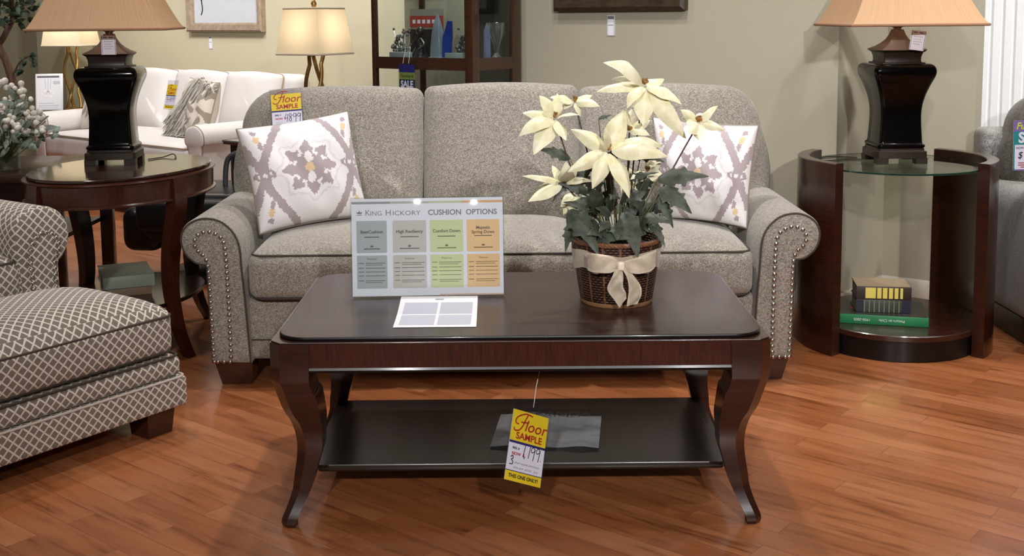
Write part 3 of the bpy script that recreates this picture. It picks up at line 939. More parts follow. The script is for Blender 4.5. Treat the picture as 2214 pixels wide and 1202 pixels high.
b3 = book('dark brown book with gilt panels on its spine, topmost on the glass table shelf', (1.437, 4.390, bz + .0877), -9, w, .15, .052, plain('brown_book_cloth', (52, 40, 36), .45), PG,
     [('gilt_panels', plain('gilt_panel', (232, 218, 110), .3, .2), [(-w / 2 + a, -w / 2 + b, .006, .048) for a, b in ((.034, .073), (.078, .094), (.099, .116), (.122, .137), (.143, .157), (.164, .174))])])
bm = new(); box(bm, (-w / 2 + .002, .002, .052), (w / 2 - .002, .148, .0527)); obj('cover_board', bm, plain('tan_board', (168, 142, 118), .6), b3)
bzl = .2125
book('brown clothbound book under a sage book on the oval table shelf', (-1.520, 4.470, bzl), 23, .18, .24, .034, plain('tan_cover', (120, 98, 76), .6), PG, None, 'books on the shelf of the oval table')
book('sage green book lying uppermost on the oval table shelf', (-1.512, 4.462, bzl + .035), 24, .195, .26, .048, plain('sage_cover', (132, 140, 124), .5), plain('sage_pages', (176, 170, 148), .7), None, 'books on the shelf of the oval table')

# ------------------------------------------------------------------ acrylic sign, leaflet, magazine on the coffee table
TT = .5005
sg = panel('cushion_options_sign', 'upright acrylic sign headed cushion options on the coffee table', 'sign', (-.459, 3.236, TT + .0045), (1, .022, .003), (0, .10, 1), .432, .279)
bm = new(); box(bm, (-.004, -.001, -.004), (.436, .283, -.0016), None, .0008); box(bm, (-.004, -.001, .0012), (.436, .283, .003), None, .0008)
obj('acrylic_holder', bm, M['acry'], sg)
bm = new(); box(bm, (.0, -.001, -.075), (.432, .0015, -.002), None, .001); obj('acrylic_foot', bm, M['acry'], sg)
card(sg, .432, .279, M['card'], .001, 'insert')
cols = [(.0135, .100, (176, 182, 184)), (.1165, .2125, (206, 197, 190)), (.223, .318, (216, 218, 166)), (.328, .422, (244, 198, 144))]
names = ['BestCushion', 'High Resiliency', 'Comfort Down', 'Majestic\nSpring Down']
for (a, b, c), nm in zip(cols, names):
    m = plain('tile_ink_' + str(c[0]), c, .45, var=.01); mm = plain('tile_text_' + str(c[0]), tuple(int(q * .45) for q in c), .5)
    bm = new()
    for y0, y1 in ((.124, .216), (.022, .117)):
        r = [bm.verts.new((p.x, p.y, .0003)) for p in rrect(a, b, y0, y1, .003, 0, 3)]; face(bm, r)
    tl = obj('colour_tile', bm, m, sg)
    text('tile_title', nm, .0125, mm, tl, (a + b) / 2, .184 if '\n' not in nm else .186, .0005, bold=.0003)
    text('tile_heading', 'Features', .008, mm, tl, (a + b) / 2, .107, .0005)
    rs = [(a + .022, .168, b - .022, .1705), (a + .02, .1345, b - .02, .137)]
    for y in (.094, .080, .069, .058, .044):
        rs += [(a + .005, y, a + .02, y + .0018), (a + .025, y, b - .006, y + .0016)]
        if y in (.094, .044): rs.append((a + .025, y - .005, b - .014, y - .0036))
    bm = new()
    for r in rs: rect(bm, *r, .0005)
    xm = (a + b) / 2
    bm2 = bm; face(bm2, [bm2.verts.new((xm + p, .1405 + q, .0005)) for p, q in ((-.004, 0), (.004, 0), (.0045, .005), (.0018, .003), (0, .0075), (-.0018, .003), (-.0045, .005))])
    obj('small_print', bm, mm, tl)
bm = new(); rect(bm, 0, .264, .11, .2705, .0003); obj('header_stripe', bm, plain('stripe_grey', (150, 154, 156), .5), sg)
bm = new(); rect(bm, .11, .264, .22, .2705, .0003); obj('header_stripe', bm, plain('stripe_warm', (188, 182, 178), .5), sg)
bm = new(); rect(bm, .22, .264, .315, .2705, .0003); obj('header_stripe', bm, plain('stripe_green', (198, 204, 170), .5), sg)
bm = new(); rect(bm, .315, .264, .432, .2705, .0003); rect(bm, .25, .001, .432, .0035, .0003); obj('header_stripe', bm, plain('stripe_orange', (226, 170, 116), .5), sg)
bm = new()
def leafp(cx, cy, ang, L, w_):
    c, s = math.cos(ang), math.sin(ang)
    face(bm, [bm.verts.new((cx + c * p - s * q, cy + s * p + c * q, .0004)) for p, q in ((0, 0), (L * .45, w_), (L, 0), (L * .45, -w_))])
for an in (90, 145, 35): leafp(.0225, .2355, math.radians(an), .011, .0026)
rect(bm, .015, .2315, .030, .2335, .0004)
obj('crown_mark', bm, M['grey'], sg)
text('heading', 'K', .024, M['grey'], sg, .046, .238, .0004)
text('heading', 'ING', .0185, M['grey'], sg, .070, .2365, .0004, sx=1.05)
text('heading', 'H', .024, M['grey'], sg, .105, .238, .0004)
text('heading', 'ICKORY', .0185, M['grey'], sg, .157, .2365, .0004, sx=1.2)
text('heading', 'CUSHION', .0215, M['grey'], sg, .266, .237, .0004, bold=.0005, sx=1.0)
text('heading', 'OPTIONS', .0215, M['grey'], sg, .371, .237, .0004, bold=.0005, sx=.98)

bm = new(); ny = 8
L0, L1 = V((-.312, 2.917, TT + .0004)), V((-.097, 2.919, TT + .0004))
gv = []
for j in range(ny + 1):
    s = j / ny; z = .0145 * max(0, (s - .35) / .65) ** 1.6
    gv.append([V((-.0035 * s, s * .272, z)), V((.2155 - .0035 * s, s * .272, z)), V((.2155 - .0035 * s, s * .272, z + .0006)), V((-.0035 * s, s * .272, z + .0006))])
loft(bm, gv)
lf = thing('leaflet', 'white printed sheet lying on the coffee table in front of the sign', 'leaflet', L0)
obj('sheet', bm, M['paper'], lf)
bm = new()
for x0, x1 in ((.012, .104), (.112, .200)):
    for y0, y1 in ((.022, .118), (.128, .222)):
        pts = []
        n = 5
        for k in range(n):
            q0, q1 = y0 + (y1 - y0) * k / n, y0 + (y1 - y0) * (k + 1) / n
            zf = lambda y: .0011 + .0145 * max(0, (y / .272 - .35) / .65) ** 1.6
            face(bm, [bm.verts.new((x, y, zf(y))) for x, y in ((x0, q0), (x1, q0), (x1, q1), (x0, q1))])
obj('printed_panels', bm, plain('leaflet_print', (190, 192, 205), .6, var=.03, vs=300), lf)
bm = new(); rect(bm, .094, .243, .118, .248, .0135); obj('letterhead', bm, M['grey'], lf)

mg = thing('magazine', 'glossy grey magazine lying on the lower shelf of the coffee table', 'magazine', (.09, 3.20, .1105), -4)
bm = new()
g0 = []
for i in range(15):
    x = -.15 + .30 * i / 14
    row = []
    for j in (0, 1):
        y = -.125 + .26 * j
        z = .004 + .010 * math.exp(-((x + .06) / .05) ** 2) + .006 * math.exp(-((x - .1) / .04) ** 2) * (1 - j)
        row.append(bm.verts.new((x + .01 * j, y, z)))
    g0.append(row)
for i in range(14): face(bm, (g0[i][0], g0[i + 1][0], g0[i + 1][1], g0[i][1]))
bmesh.ops.solidify(bm, geom=bm.faces[:], thickness=.004)
t = NT('magazine_cover'); v = t.coords('Object', (1, 1.6, 1))
t.set(Base_Color=t.ramp(t.noise(v, 6, 3), [(.35, lin((176, 178, 184))), (.5, lin((224, 228, 232))), (.66, lin((250, 250, 252)))]), Roughness=.25, Coat_Weight=.6)
obj('cover', bm, t.m, mg)
text('title_lettering', 'VERANDA', .042, plain('masthead_grey', (58, 60, 66), .4), mg, .02, .098, .0225, sx=1.15)
# ------------------------------------------------------------------ poinsettia in a basket
pt = thing('potted_poinsettia', 'cream poinsettia in a brown wicker basket with a lace bow on the coffee table', 'plant', (.29, 3.19, TT))
t = NT('wicker'); v = t.n.new('ShaderNodeTexCoord').outputs['UV']
sp = t.n.new('ShaderNodeSeparateXYZ'); t.link(v, sp.inputs[0])
sh = t.math('MULTIPLY', t.math('FLOOR', t.math('MULTIPLY', sp.outputs[1], 26)), .5)
w1 = t.math('SINE', t.math('MULTIPLY', sp.outputs[1], 26 * 2 * PI))
w2 = t.math('SINE', t.math('MULTIPLY', t.math('ADD', t.math('MULTIPLY', sp.outputs[0], 48), sh), 2 * PI))
hh = t.math('ADD', t.math('MULTIPLY', w1, .42), t.math('ADD', t.math('MULTIPLY', w2, .25), .25))
rib = t.math('GREATER_THAN', t.math('ABSOLUTE', t.math('SUBTRACT', t.math('FRACT', t.math('MULTIPLY', sp.outputs[0], 16)), .5)), .44)
hh = t.math('MAXIMUM', hh, t.math('MULTIPLY', rib, .9))
nz = t.noise(t.coords(), 60, 2)
t.set(Base_Color=t.mix(nz, t.ramp(hh, [(.1, lin((34, 17, 13))), (.6, lin((84, 50, 34))), (1, lin((136, 92, 62)))]), t.ramp(hh, [(.1, lin((28, 15, 12))), (.6, lin((70, 40, 28))), (1, lin((120, 80, 54)))])), Roughness=.45)
t.bump(hh, .8, .004); M['wicker'] = t.m
RB, RT_, HB = .102, .126, .185
def cone_uv(name, prof, m, parent, seg=64):
    bm = new(); uv = bm.loops.layers.uv.new('UVMap'); rings = []
    for r, z in prof: rings.append([bm.verts.new((r * math.cos(2 * PI * i / seg), r * math.sin(2 * PI * i / seg), z)) for i in range(seg)])
    for k in range(len(prof) - 1):
        for i in range(seg):
            f = face(bm, (rings[k][i], rings[k][(i + 1) % seg], rings[k + 1][(i + 1) % seg], rings[k + 1][i]))
            for l, (du, kk) in zip(f.loops, ((0, k), (1, k), (1, k + 1), (0, k + 1))): l[uv].uv = ((i + du) / seg, prof[kk][1] / HB)
    return obj(name, bm, m, parent, 60)
pr = [(RB + (RT_ - RB) * (k / 12) ** .9, .012 + (HB - .012) * k / 12) for k in range(13)]
cone_uv('basket', [(.09, .011), (RB - .004, .010)] + pr + [(RT_ - .008, HB), (RT_ - .012, HB - .03), (.02, HB - .035)], M['wicker'], pt)
bm = new(); lathe(bm, [(RB - .012, 0), (RB - .002, 0), (RB, .004), (RB, .012), (RB - .004, .015), (RB - .01, .015)], 48, cap=True); obj('base_ring', bm, plain('pale_cane', (132, 98, 66), .5), pt)
bm = new()
for k in range(3):
    n = 90
    tube(bm, [((RT_ + .001 + .003 * math.sin(24 * 2 * PI * i / n + k * 2.1)) * math.cos(2 * PI * i / n), (RT_ + .001 + .003 * math.sin(24 * 2 * PI * i / n + k * 2.1)) * math.sin(2 * PI * i / n), HB - .006 + .004 * math.cos(24 * 2 * PI * i / n + k * 2.1)) for i in range(n)], .0042, 6, True)
obj('rim_braid', bm, M['wicker'], pt)
bm = new(); lathe(bm, [(.01, HB - .034), (RT_ - .014, HB - .032)], 32, cap=True); obj('soil', bm, plain('dark_moss', (34, 30, 22), .95, var=.5, vs=120), pt)
# ribbon: band round the basket, a two-loop bow and two tails
rr = lambda z: RB + (RT_ - RB) * ((z - .012) / (HB - .012)) ** .9
bm = new(); n = 72
rows = []
for z0, wob in ((.105, 1), (.122, .3), (.142, -.3), (.158, -1)):
    rows.append([V(((rr(z0) + .004 + .002 * math.sin(9 * a + z0 * 90)) * math.cos(a), (rr(z0) + .004 + .002 * math.sin(9 * a + z0 * 90)) * math.sin(a), z0 + .005 * math.sin(7 * a) * (1 if wob > 0 else .5) + .012 * wob * math.exp(-((a - 4.71) / .25) ** 2))) for a in [2 * PI * i / n for i in range(n)]])
loft(bm, rows, False, True)
bmesh.ops.solidify(bm, geom=bm.faces[:], thickness=.001)
bw = obj('ribbon_band', bm, M['ribbon'], pt)
def strap(name, pts, ws, parent):
    """ribbon following pts; ws = half-width vectors"""
    P = spline(pts, 6); Wd = spline(ws, 6); bm = new(); rows = []
    for i, (p, w) in enumerate(zip(P, Wd)):
        row = []
        for k in range(7):
            q = -1 + 2 * k / 6
            row.append(bm.verts.new(p + w * q + V((0, -.003 * math.sin(3 * q + i * .7), .0))))
        rows.append(row)
    for a, b in zip(rows, rows[1:]):
        for k in range(6): face(bm, (a[k], a[k + 1], b[k + 1], b[k]))
    bmesh.ops.solidify(bm, geom=bm.faces[:], thickness=.0008)
    return obj(name, bm, M['ribbon'], parent, 70)
F = -.128
strap('bow_loop', [(-.002, F - .004, .128), (-.03, F - .022, .135), (-.07, F - .016, .137), (-.088, F + .016, .135), (-.07, F - .002, .128), (-.03, F - .008, .126), (-.004, F - .004, .128)],
      [(0, 0, .008), (0, .004, .022), (0, 0, .026), (0, -.004, .024), (0, .002, .022), (0, 0, .016), (0, 0, .008)], bw)
strap('bow_loop', [(.002, F - .004, .128), (.035, F - .022, .130), (.078, F - .014, .138), (.098, F + .026, .142), (.075, F + .000, .128), (.035, F - .008, .124), (.004, F - .004, .128)],
      [(0, 0, .008), (0, .004, .020), (0, 0, .026), (0, -.004, .022), (0, .002, .022), (0, 0, .014), (0, 0, .008)], bw)
strap('bow_tail', [(-.003, F - .008, .126), (-.010, F - .020, .10), (-.016, F - .018, .07), (-.004, F - .012, .047), (.006, F - .010, .026)],
      [(.007, 0, 0), (.016, .004, 0), (.021, -.003, .004), (.018, .006, .006), (.010, .004, .012)], bw)
strap('bow_tail', [(.004, F - .008, .126), (.022, F - .022, .105), (.036, F - .022, .075), (.036, F - .018, .045), (.030, F - .010, .020)],
      [(.007, 0, 0), (.010, .006, 0), (.016, -.004, 0), (.018, .005, 0), (.015, .004, .002)], bw)
bm = new(); rbox(bm, (0, F - .010, .127), (.018, .016, .024), .006, (0, 0), 3); obj('bow_knot', bm, M['ribbon'], bw)

UNIT = .00130
def G(x, y, d=0): return V(((x - 1336) * UNIT, d, (653 - y) * UNIT))
def blade(bm, base, tip, w, face_dir, droop=.15, curl=.25, outline=None, n=9, m=6):
    """one leaf or bract: base->tip, half-width w, surface looking along face_dir"""
    base, tip = V(base), V(tip); ax = tip - base; L = ax.length; t_ = ax.normalized()
    nn = V(face_dir); nn = (nn - t_ * nn.dot(t_)); nn = nn.normalized() if nn.length > 1e-6 else t_.orthogonal().normalized()
    s_ = t_.cross(nn)
    g = []
    for i in range(n + 1):
        s = i / n
        wd = w * (outline(s) if outline else max(.02, math.sin(PI * min(1, s ** .85 * .98 + .02)) ** .8 * (1 - .25 * s)))
        c = base + ax * s + nn * (L * droop * (4 * s * (1 - s)))
        row = []
        for j in range(m + 1):
            q = -1 + 2 * j / m
            row.append(bm.verts.new(c + s_ * (wd * q) + nn * (-curl * wd * (abs(q) ** 1.2) + .10 * wd * math.sin(11 * s + (5 if q > 0 else 3) + w * 900) * abs(q) ** 2)))
        g.append(row)
    for i in range(n):
        for j in range(m): face(bm, (g[i][j], g[i][j + 1], g[i + 1][j + 1], g[i + 1][j]))
random.seed(11)
# flower heads: centre, [(tip, depth of tip, half width)], cyathia
FL = [
 ((1393, 186, -.03), [((1302, 136), -.10, 22), ((1292, 200), -.02, 15), ((1386, 268), -.08, 24), ((1352, 232), -.09, 16), ((1468, 226), -.06, 20), ((1480, 300), -.04, 20), ((1440, 176), .03, 15), ((1330, 178), .06, 14)], 1, 16),
 ((1508, 266, -.02), [((1547, 231), -.03, 12), ((1563, 284), -.03, 11), ((1468, 238), -.04, 12), ((1478, 284), -.09, 20), ((1502, 300), -.08, 14), ((1528, 256), .05, 12)], 1, 14),
 ((1206, 258, .02), [((1172, 208), .0, 19), ((1136, 246), .02, 15), ((1128, 292), -.03, 20), ((1158, 330), -.05, 22), ((1256, 248), -.04, 9), ((1226, 300), -.06, 14), ((1212, 206), .04, 14)], 0, 8),
 ((1250, 226, .06), [((1302, 234), .03, 13), ((1196, 214), .04, 14), ((1208, 240), .09, 12), ((1288, 212), .08, 12), ((1262, 258), .05, 9)], 0, 9),
 ((1312, 318, -.10), [((1226, 358), -.14, 17), ((1276, 392), -.15, 19), ((1352, 412), -.15, 20), ((1434, 330), -.12, 22), ((1348, 236), -.06, 24), ((1236, 276), -.06, 18), ((1300, 268), -.16, 17), ((1432, 316), -.04, 18)], 1, 12),
 ((1362, 284, -.02), [((1350, 236), .0, 20), ((1408, 262), .0, 14), ((1404, 292), -.04, 13), ((1372, 240), .04, 13), ((1330, 262), .04, 14)], 1, 10),
 ((1224, 396, .0), [((1134, 378), -.02, 10), ((1226, 344), -.06, 18), ((1252, 352), .0, 14), ((1146, 432), -.03, 16), ((1284, 388), -.05, 10), ((1200, 362), .04, 14), ((1172, 410), .05, 12)], 0, 8),
 ((1252, 420, .03), [((1216, 446), -.01, 13), ((1238, 456), -.02, 20), ((1276, 452), .0, 20), ((1222, 468), .01, 14), ((1268, 400), .06, 12)], 0, 6),
 ((1404, 376, .02), [((1364, 388), -.02, 10), ((1432, 352), .0, 13), ((1440, 392), .02, 16), ((1420, 342), .04, 14), ((1384, 398), .04, 12)], 0, 8),
 ((1372, 398, .06), [((1352, 428), .03, 15), ((1392, 436), .05, 18), ((1366, 372), .09, 13), ((1344, 400), .08, 12)], 0, 7),
]
stems = new()
for (cx, cy, d), tips, cya, nc in FL:
    c = G(cx, cy, d)
    fr = thing('flower', '', 'x'); del fr['label']; del fr['category']
    bpy.data.objects.remove(fr)
    bm = new()
    for (tx, ty), td, wd in tips:
        tp = G(tx, ty, td) - c
        out = V((tp.x * .4, -1.0 + td * 2, .9)).normalized()
        blade(bm, tp * .06, tp, wd * UNIT * 1.08, out + V((random.uniform(-.5, .5), 0, random.uniform(-.3, .3))), random.uniform(.08, .24), random.uniform(.3, .75), None, 12, 8)
    fo = obj('flower', bm, M['bract'], pt, 80, c)
    bm = new()
    for k in range(nc):
        a = k * 2.4; r = .0022 * math.sqrt(k + .3)
        p = V((r * math.cos(a), r * math.sin(a) - .004, .006 + random.uniform(0, .010)))
        q = bmesh.ops.create_icosphere(bm, subdivisions=1, radius=.0032)
        for v in q['verts']: v.co = V((v.co.x, v.co.y, v.co.z * 1.5)) + p
        tube(bm, [p * .2, p], .0012, 5)
    cc = obj('flower_centre', bm, M['cyath'] if 'cyath' in M else M.setdefault('cyath', leafy('cyathia', (72, 84, 40), (176, 112, 52))), fo)
    foot = V((random.uniform(-.05, .05), random.uniform(-.04, .05), HB - .035))
    tube(stems, spline([foot, foot.lerp(c, .45) + V((random.uniform(-.012, .012), .01, .0)), c - V((0, 0, .004))], 8), .0022, 6)
obj('stems', stems, M['stemd'], pt)
def lobed(s):
    b = math.sin(PI * min(1, s * .97 + .03)) ** .7
    return max(.02, b * (1 - .15 * s) * (1.0 if s < .28 else (1.12 if s < .36 else (.72 if s < .46 else (.95 if s < .55 else (.55 if s < .7 else .45))))))
LV = [((1300, 462), (1268, 386), .0, -.08, 26), ((1236, 448), (1290, 532), -.04, -.14, 34), ((1240, 480), (1222, 530), -.02, -.11, 16),
      ((1272, 506), (1356, 500), -.06, -.13, 26), ((1352, 452), (1370, 536), -.06, -.15, 34), ((1420, 384), (1524, 376), -.05, -.08, 27),
      ((1428, 404), (1490, 456), -.03, -.07, 30), ((1424, 424), (1452, 488), -.04, -.06, 16), ((1238, 346), (1164, 322), .03, .01, 17),
      ((1366, 334), (1436, 350), .0, -.03, 17), ((1352, 392), (1424, 372), .0, -.03, 11), ((1240, 382), (1200, 436), .03, .0, 16), ((1250, 372), (1292, 420), .05, .04, 16),
      ((1420, 480), (1352, 424), .02, -.05, 24), ((1376, 500), (1442, 440), .04, .0, 26), ((1320, 470), (1330, 380), .04, .03, 20), ((1398, 440), (1392, 372), .05, .03, 18),
      ((1290, 330), (1268, 400), .02, .02, 14), ((1330, 330), (1318, 420), .03, .02, 20), ((1394, 336), (1440, 320), .05, .05, 12), ((1398, 466), (1430, 520), -.02, -.11, 18), ((1310, 500), (1302, 532), -.06, -.12, 18),
      ((1300, 262), (1330, 254), .04, .05, 6)]
for k in range(26):
    a = random.uniform(0, 2 * PI); r = random.uniform(.02, .10)
    x, y, z = 1336 + r * math.cos(a) / UNIT, random.uniform(400, 490), r * math.sin(a)
    LV.append(((x, y), (x + 60 * math.cos(a) + random.uniform(-20, 20), y + random.uniform(-30, 36)), z, z + .05 * math.sin(a), random.uniform(14, 24)))
bm = new(); st2 = new()
for (bx, by), (tx, ty), bd, td, wd in LV:
    b = G(bx, by, bd); tp = G(tx, ty, td)
    blade(bm, b, tp, wd * UNIT, V(((tx - bx) * .004, -1, .75)), .10, .22, lobed, 22, 6)
    f0 = V((b.x * .3, b.y * .3 + .01, HB - .034)); tube(st2, spline([f0, f0.lerp(b, .6) + V((0, 0, .01)), b], 4), .0016, 5)
obj('foliage', bm, M['leaf'], pt, 80); obj('leaf_stalks', st2, M['stem'], pt)

# ------------------------------------------------------------------ sale tags
def floor_tag(label, o, u, v, price, w=.112, h=.178, extra=True, sleeve=(.006, .012, .03), string=None, group=None):
    t = panel('sale_tag', label, 'tag', o, u, v, w, h, group)
    card(t, w, h, M['card'])
    yb = h * .56
    bm = new(); rect(bm, 0, yb, w, h, .0003); yt = obj('yellow_header', bm, M['yellow'], t)
    bm = new(); rect(bm, 0, 0, w, h * .135, .0003); yf = obj('yellow_footer', bm, M['yellow'], t)
    bm = new(); rect(bm, 0, yb - .006, w, yb, .0004); rect(bm, 0, h * .135, w, h * .135 + .002, .0004); obj('navy_rule', bm, M['navy'], t)
    s = w / .112
    # flourished capital F, then the rest of the word
    bm = new()
    Fst = spline([(.062 * s, yb + .070 * s, 0), (.044 * s, yb + .073 * s, 0), (.028 * s, yb + .068 * s, 0), (.014 * s, yb + .058 * s, 0), (.012 * s, yb + .046 * s, 0), (.022 * s, yb + .043 * s, 0)], 6)
    F2 = spline([(.047 * s, yb + .071 * s, 0), (.040 * s, yb + .055 * s, 0), (.034 * s, yb + .040 * s, 0), (.024 * s, yb + .028 * s, 0), (.012 * s, yb + .026 * s, 0), (.008 * s, yb + .033 * s, 0)], 6)
    ribbons(bm, [[(p.x, p.y) for p in Fst], [(p.x, p.y) for p in F2], [(.028 * s, yb + .049 * s), (.052 * s, yb + .052 * s)]], .0036 * s, .0005)
    obj('script_capital', bm, M['red'], yt)
    text('script_lettering', 'loor', .040 * s, M['red'], yt, .074 * s, yb + .042 * s, .0005, shear=.25, bold=.0003, sx=1.0)
    text('sample_lettering', 'SAMPLE', .0235 * s, M['red'], yt, w * .52, yb + .0135 * s, .0005, bold=.0006, sx=1.02)
    text('footer_lettering', 'THIS ONE ONLY!', .0125 * s, M['ink'], yf, w / 2, h * .07, .0005, bold=.0004, sx=.95)
    text('was_lettering', 'REG. $', .0075 * s, M['ink'], t, .012 * s, yb - .018 * s, .0005, 'LEFT', bold=.0003)
    text('now_lettering', 'NOW  $', .0105 * s, M['red'], t, .012 * s, yb - .032 * s, .0005, 'LEFT', bold=.0003)
    bm = new(); x = (.043 if len(price) > 4 else .046) * s; z = yb - (.036 if len(price) > 4 else .044) * s; H_ = .030 * s; lines = []
    for chh in price:
        st, adv = {'1': ([[(.004, 0), (.008, 1)]], .010), ',': ([[(.0, .08), (-.003, -.14)]], .006), '.': ([[(.0, .0), (.0015, .05)]], .006),
                   '4': ([[(.008, 1), (.0, .45), (.013, .45)], [(.013, .95), (.009, -.05)]], .016),
                   '8': ([[(.012, .85), (.005, .98), (.002, .75), (.010, .35), (.007, .02), (.001, .2), (.006, .5), (.013, .8)]], .016),
                   '9': ([[(.013, .8), (.007, 1), (.001, .78), (.004, .55), (.012, .72), (.013, .85), (.009, -.1)]], .016)}[chh]
        for ln in st:
            pts = spline([(x + a * s * (1), z + b * H_, 0) for a, b in ln], 4) if len(ln) > 3 else [V((x + a * s, z + b * H_, 0)) for a, b in ln]
            lines.append([(p.x, p.y) for p in pts])
        x += adv * s
    ribbons(bm, lines, .0021 * s, .0006)
    obj('handwritten_price', bm, M['ink'], t)
    if extra:
        bm = new()
        l3 = spline([(.010, .058, 0), (.016, .062, 0), (.018, .056, 0), (.013, .052, 0), (.018, .048, 0), (.017, .041, 0), (.008, .041, 0)], 5)
        ribbons(bm, [[(p.x, p.y) for p in l3]], .0024, .0006)
        random.seed(3)
        for y, xs in ((.046, (.024, .041, .044, .066, .070, .100)), (.034, (.022, .036, .04, .052, .058, .078, .086, .098))):
            for a, b in zip(xs[::2], xs[1::2]):
                n = int((b - a) / .0022)
                ribbons(bm, [[(a + (b - a) * i / n, y + (.0022 if i % 2 else -.0018) * random.uniform(.5, 1.4)) for i in range(n + 1)]], .0011, .0006)
        obj('handwritten_note', bm, M['ink'], t)
    else:
        bm = new()
        for y, x1 in ((yb - .052 * s, .05 * s), (yb - .046 * s, .036 * s)): rect(bm, .012 * s, y, x1, y + .002, .0005)
        obj('small_print', bm, M['lgrey'], t)
    a, b, c = sleeve
    bm = new(); box(bm, (-a, -a, -.0028), (w + a, h + c, -.0018)); box(bm, (-a, -a, .0012), (w + a, h + c, .0018)); 
    obj('plastic_sleeve', bm, M['pvc'], t)
    if string:
        bm = new(); tube(bm, [V(p) for p in string], .0009, 5); obj('string', bm, M['white'], t)
    return t
q0 = V((-.027, 2.785, .146))
uu = V((.096, .05, -.047)); vv = V((.021, .084, .142))
floor_tag('yellow floor sample tag hanging from the front of the coffee table', q0, uu, vv, '1,199.', string=[(.060, .195, 0), (.060, .25, .0), (.062, .292, .003)])
floor_tag('yellow floor sample tag pinned to the back of the grey sofa', (-.944, 4.548, .85), (.121, .012, .008), (0, .30, 1), '4899', w=.118, h=.150, extra=False, sleeve=(.005, .012, .022))
# ------------------------------------------------------------------ beyond: cream sofa
AD = math.degrees(math.atan2(-.631, .776))
cs = thing('cream_sofa', 'cream three-seat sofa with taupe piping against the far left wall', 'sofa', (-1.89, 7.05, 0), AD)
CL = 2.02      # local x runs from -CL (left) to 0, front y = 0
CA = [(-.02, .06), (-.02, .45), (-.06, .53), (-.05, .60), (.0, .635), (.07, .64), (.13, .60), (.14, .53), (.12, .47), (.12, .06)]
for s, ox in ((1, -.14), (-1, -CL + .14)):
    o = smooth2([(x * s, z) for x, z in CA]); c = V((sum(p[0] for p in o) / len(o), sum(p[1] for p in o) / len(o)))
    def rg(k, y): return [V((ox + p[0] - (V(p) - c).normalized().x * k, y, p[1] - (V(p) - c).normalized().y * k)) for p in o]
    bm = new(); loft(bm, [rg(.02, -.006), rg(.006, 0), rg(0, .015), rg(0, .88), rg(.02, .9)]); a = obj('arm', bm, M['cream'], cs, 50)
    bm = new(); tube(bm, rg(.005, .004), .004, 6, True); obj('welt', bm, M['creamp'], a)
bm = new(); rbox(bm, (-CL / 2, .46, .20), (CL - .26, .86, .28), .03, (0, 0), 4); obj('base_rail', bm, M['cream'], cs)
bm = new(); rbox(bm, (-CL / 2, .33, .41), (CL - .30, .68, .17), .04, (.03, 0), 12); k = obj('seat_cushion', bm, M['cream'], cs)
bm = new(); tube(bm, rrect(-CL + .16, -.16, -.006, .62, .04, .488, 4), .0045, 6, True); obj('welt', bm, M['creamp'], k)
bm = new(); rbox(bm, (-CL / 2, .84, .50), (CL - .06, .16, .84), .06, (0, 0), 6); obj('back_frame', bm, M['cream'], cs)
ln = Matrix.Translation((0, .66, .46)) @ Matrix.Rotation(math.radians(-16), 4, 'X')
wd = (CL - .26) / 3
for q in range(3):
    xa = -CL + .13 + wd * q; xb = xa + wd - .012
    o = backpuff(xa, xb, 0, .47, 0)
    bm = new(); puff(bm, o, 0, .10, .06, ln); b = obj('back_cushion', bm, M['cream'], cs, 60)
    bm = new(); tube(bm, [ln @ V((x, -.025, z)) for x, z in o], .0055, 6, True); obj('welt', bm, M['creamp'], b)
for x in (-CL + .10, -.16):
    for y in (.03, .80):
        bm = new(); box(bm, (x, y, 0), (x + .06, y + .06, .065), None, .003); obj('foot', bm, M['dark'], cs)
MC = cs.matrix_basis.copy() if False else Matrix.Translation((-1.89, 7.05, 0)) @ R2(AD)
def onsofa(x, y, z): return MC @ V((x, y, z))
def damask(u, v):
    return 1 if math.sin(7 * u + 3 * math.sin(5 * v)) * math.sin(6 * v + 2 * math.sin(6 * u)) > .12 else 3
DYE2 = DYE[:]
DYE[1] = lin((140, 128, 112)); DYE[3] = lin((208, 198, 184)); DYE[0] = lin((200, 190, 176))
pillow('throw_pillow', 'beige damask throw pillow at the left end of the cream sofa', [onsofa(-1.80, .36, .90), onsofa(-1.42, .42, .93), onsofa(-1.40, .30, .50), onsofa(-1.76, .22, .50)], .09, damask, 'patterned pillows on the cream sofa', 60)
pillow('throw_pillow', 'beige damask throw pillow at the right end of the cream sofa', [onsofa(-.70, .42, .90), onsofa(-.30, .36, .88), onsofa(-.26, .20, .50), onsofa(-.66, .28, .50)], .09, damask, 'patterned pillows on the cream sofa', 60)
DYE[:] = DYE2
# shaggy fringed throw draped over the right-hand pillow
random.seed(5)
bm = new()
for k in range(260):
    s = random.random(); x = -.78 + .36 * s + random.uniform(-.02, .02)
    top = V((x + .16 * (1 - s) + .10, .34 + random.uniform(-.02, .03), .90 - .10 * abs(s - .4) + random.uniform(-.02, .02)))
    L = random.uniform(.24, .40); pts = []
    for i in range(6):
        q = i / 5
        pts.append(onsofa(top.x - .20 * q + .012 * math.sin(9 * q + k), top.y - .03 - .10 * q - .012 * math.cos(7 * q + k), max(.53, top.z - L * q)))
    tube(bm, [p - onsofa(-.6, .3, .5) for p in pts], [.006, .0065, .006, .0055, .005, .003], 5)
tag(obj('throw_blanket', bm, plain('grey_wool', (188, 184, 174), .95, var=.12, vs=90), None, 80, onsofa(-.6, .3, .5)), 'pale grey shaggy throw draped over a pillow on the cream sofa', 'throw')
tc = onsofa(-1.02, .40, .68); ud = D.copy(); vd = (EE * .25 + V((0, 0, 1)))
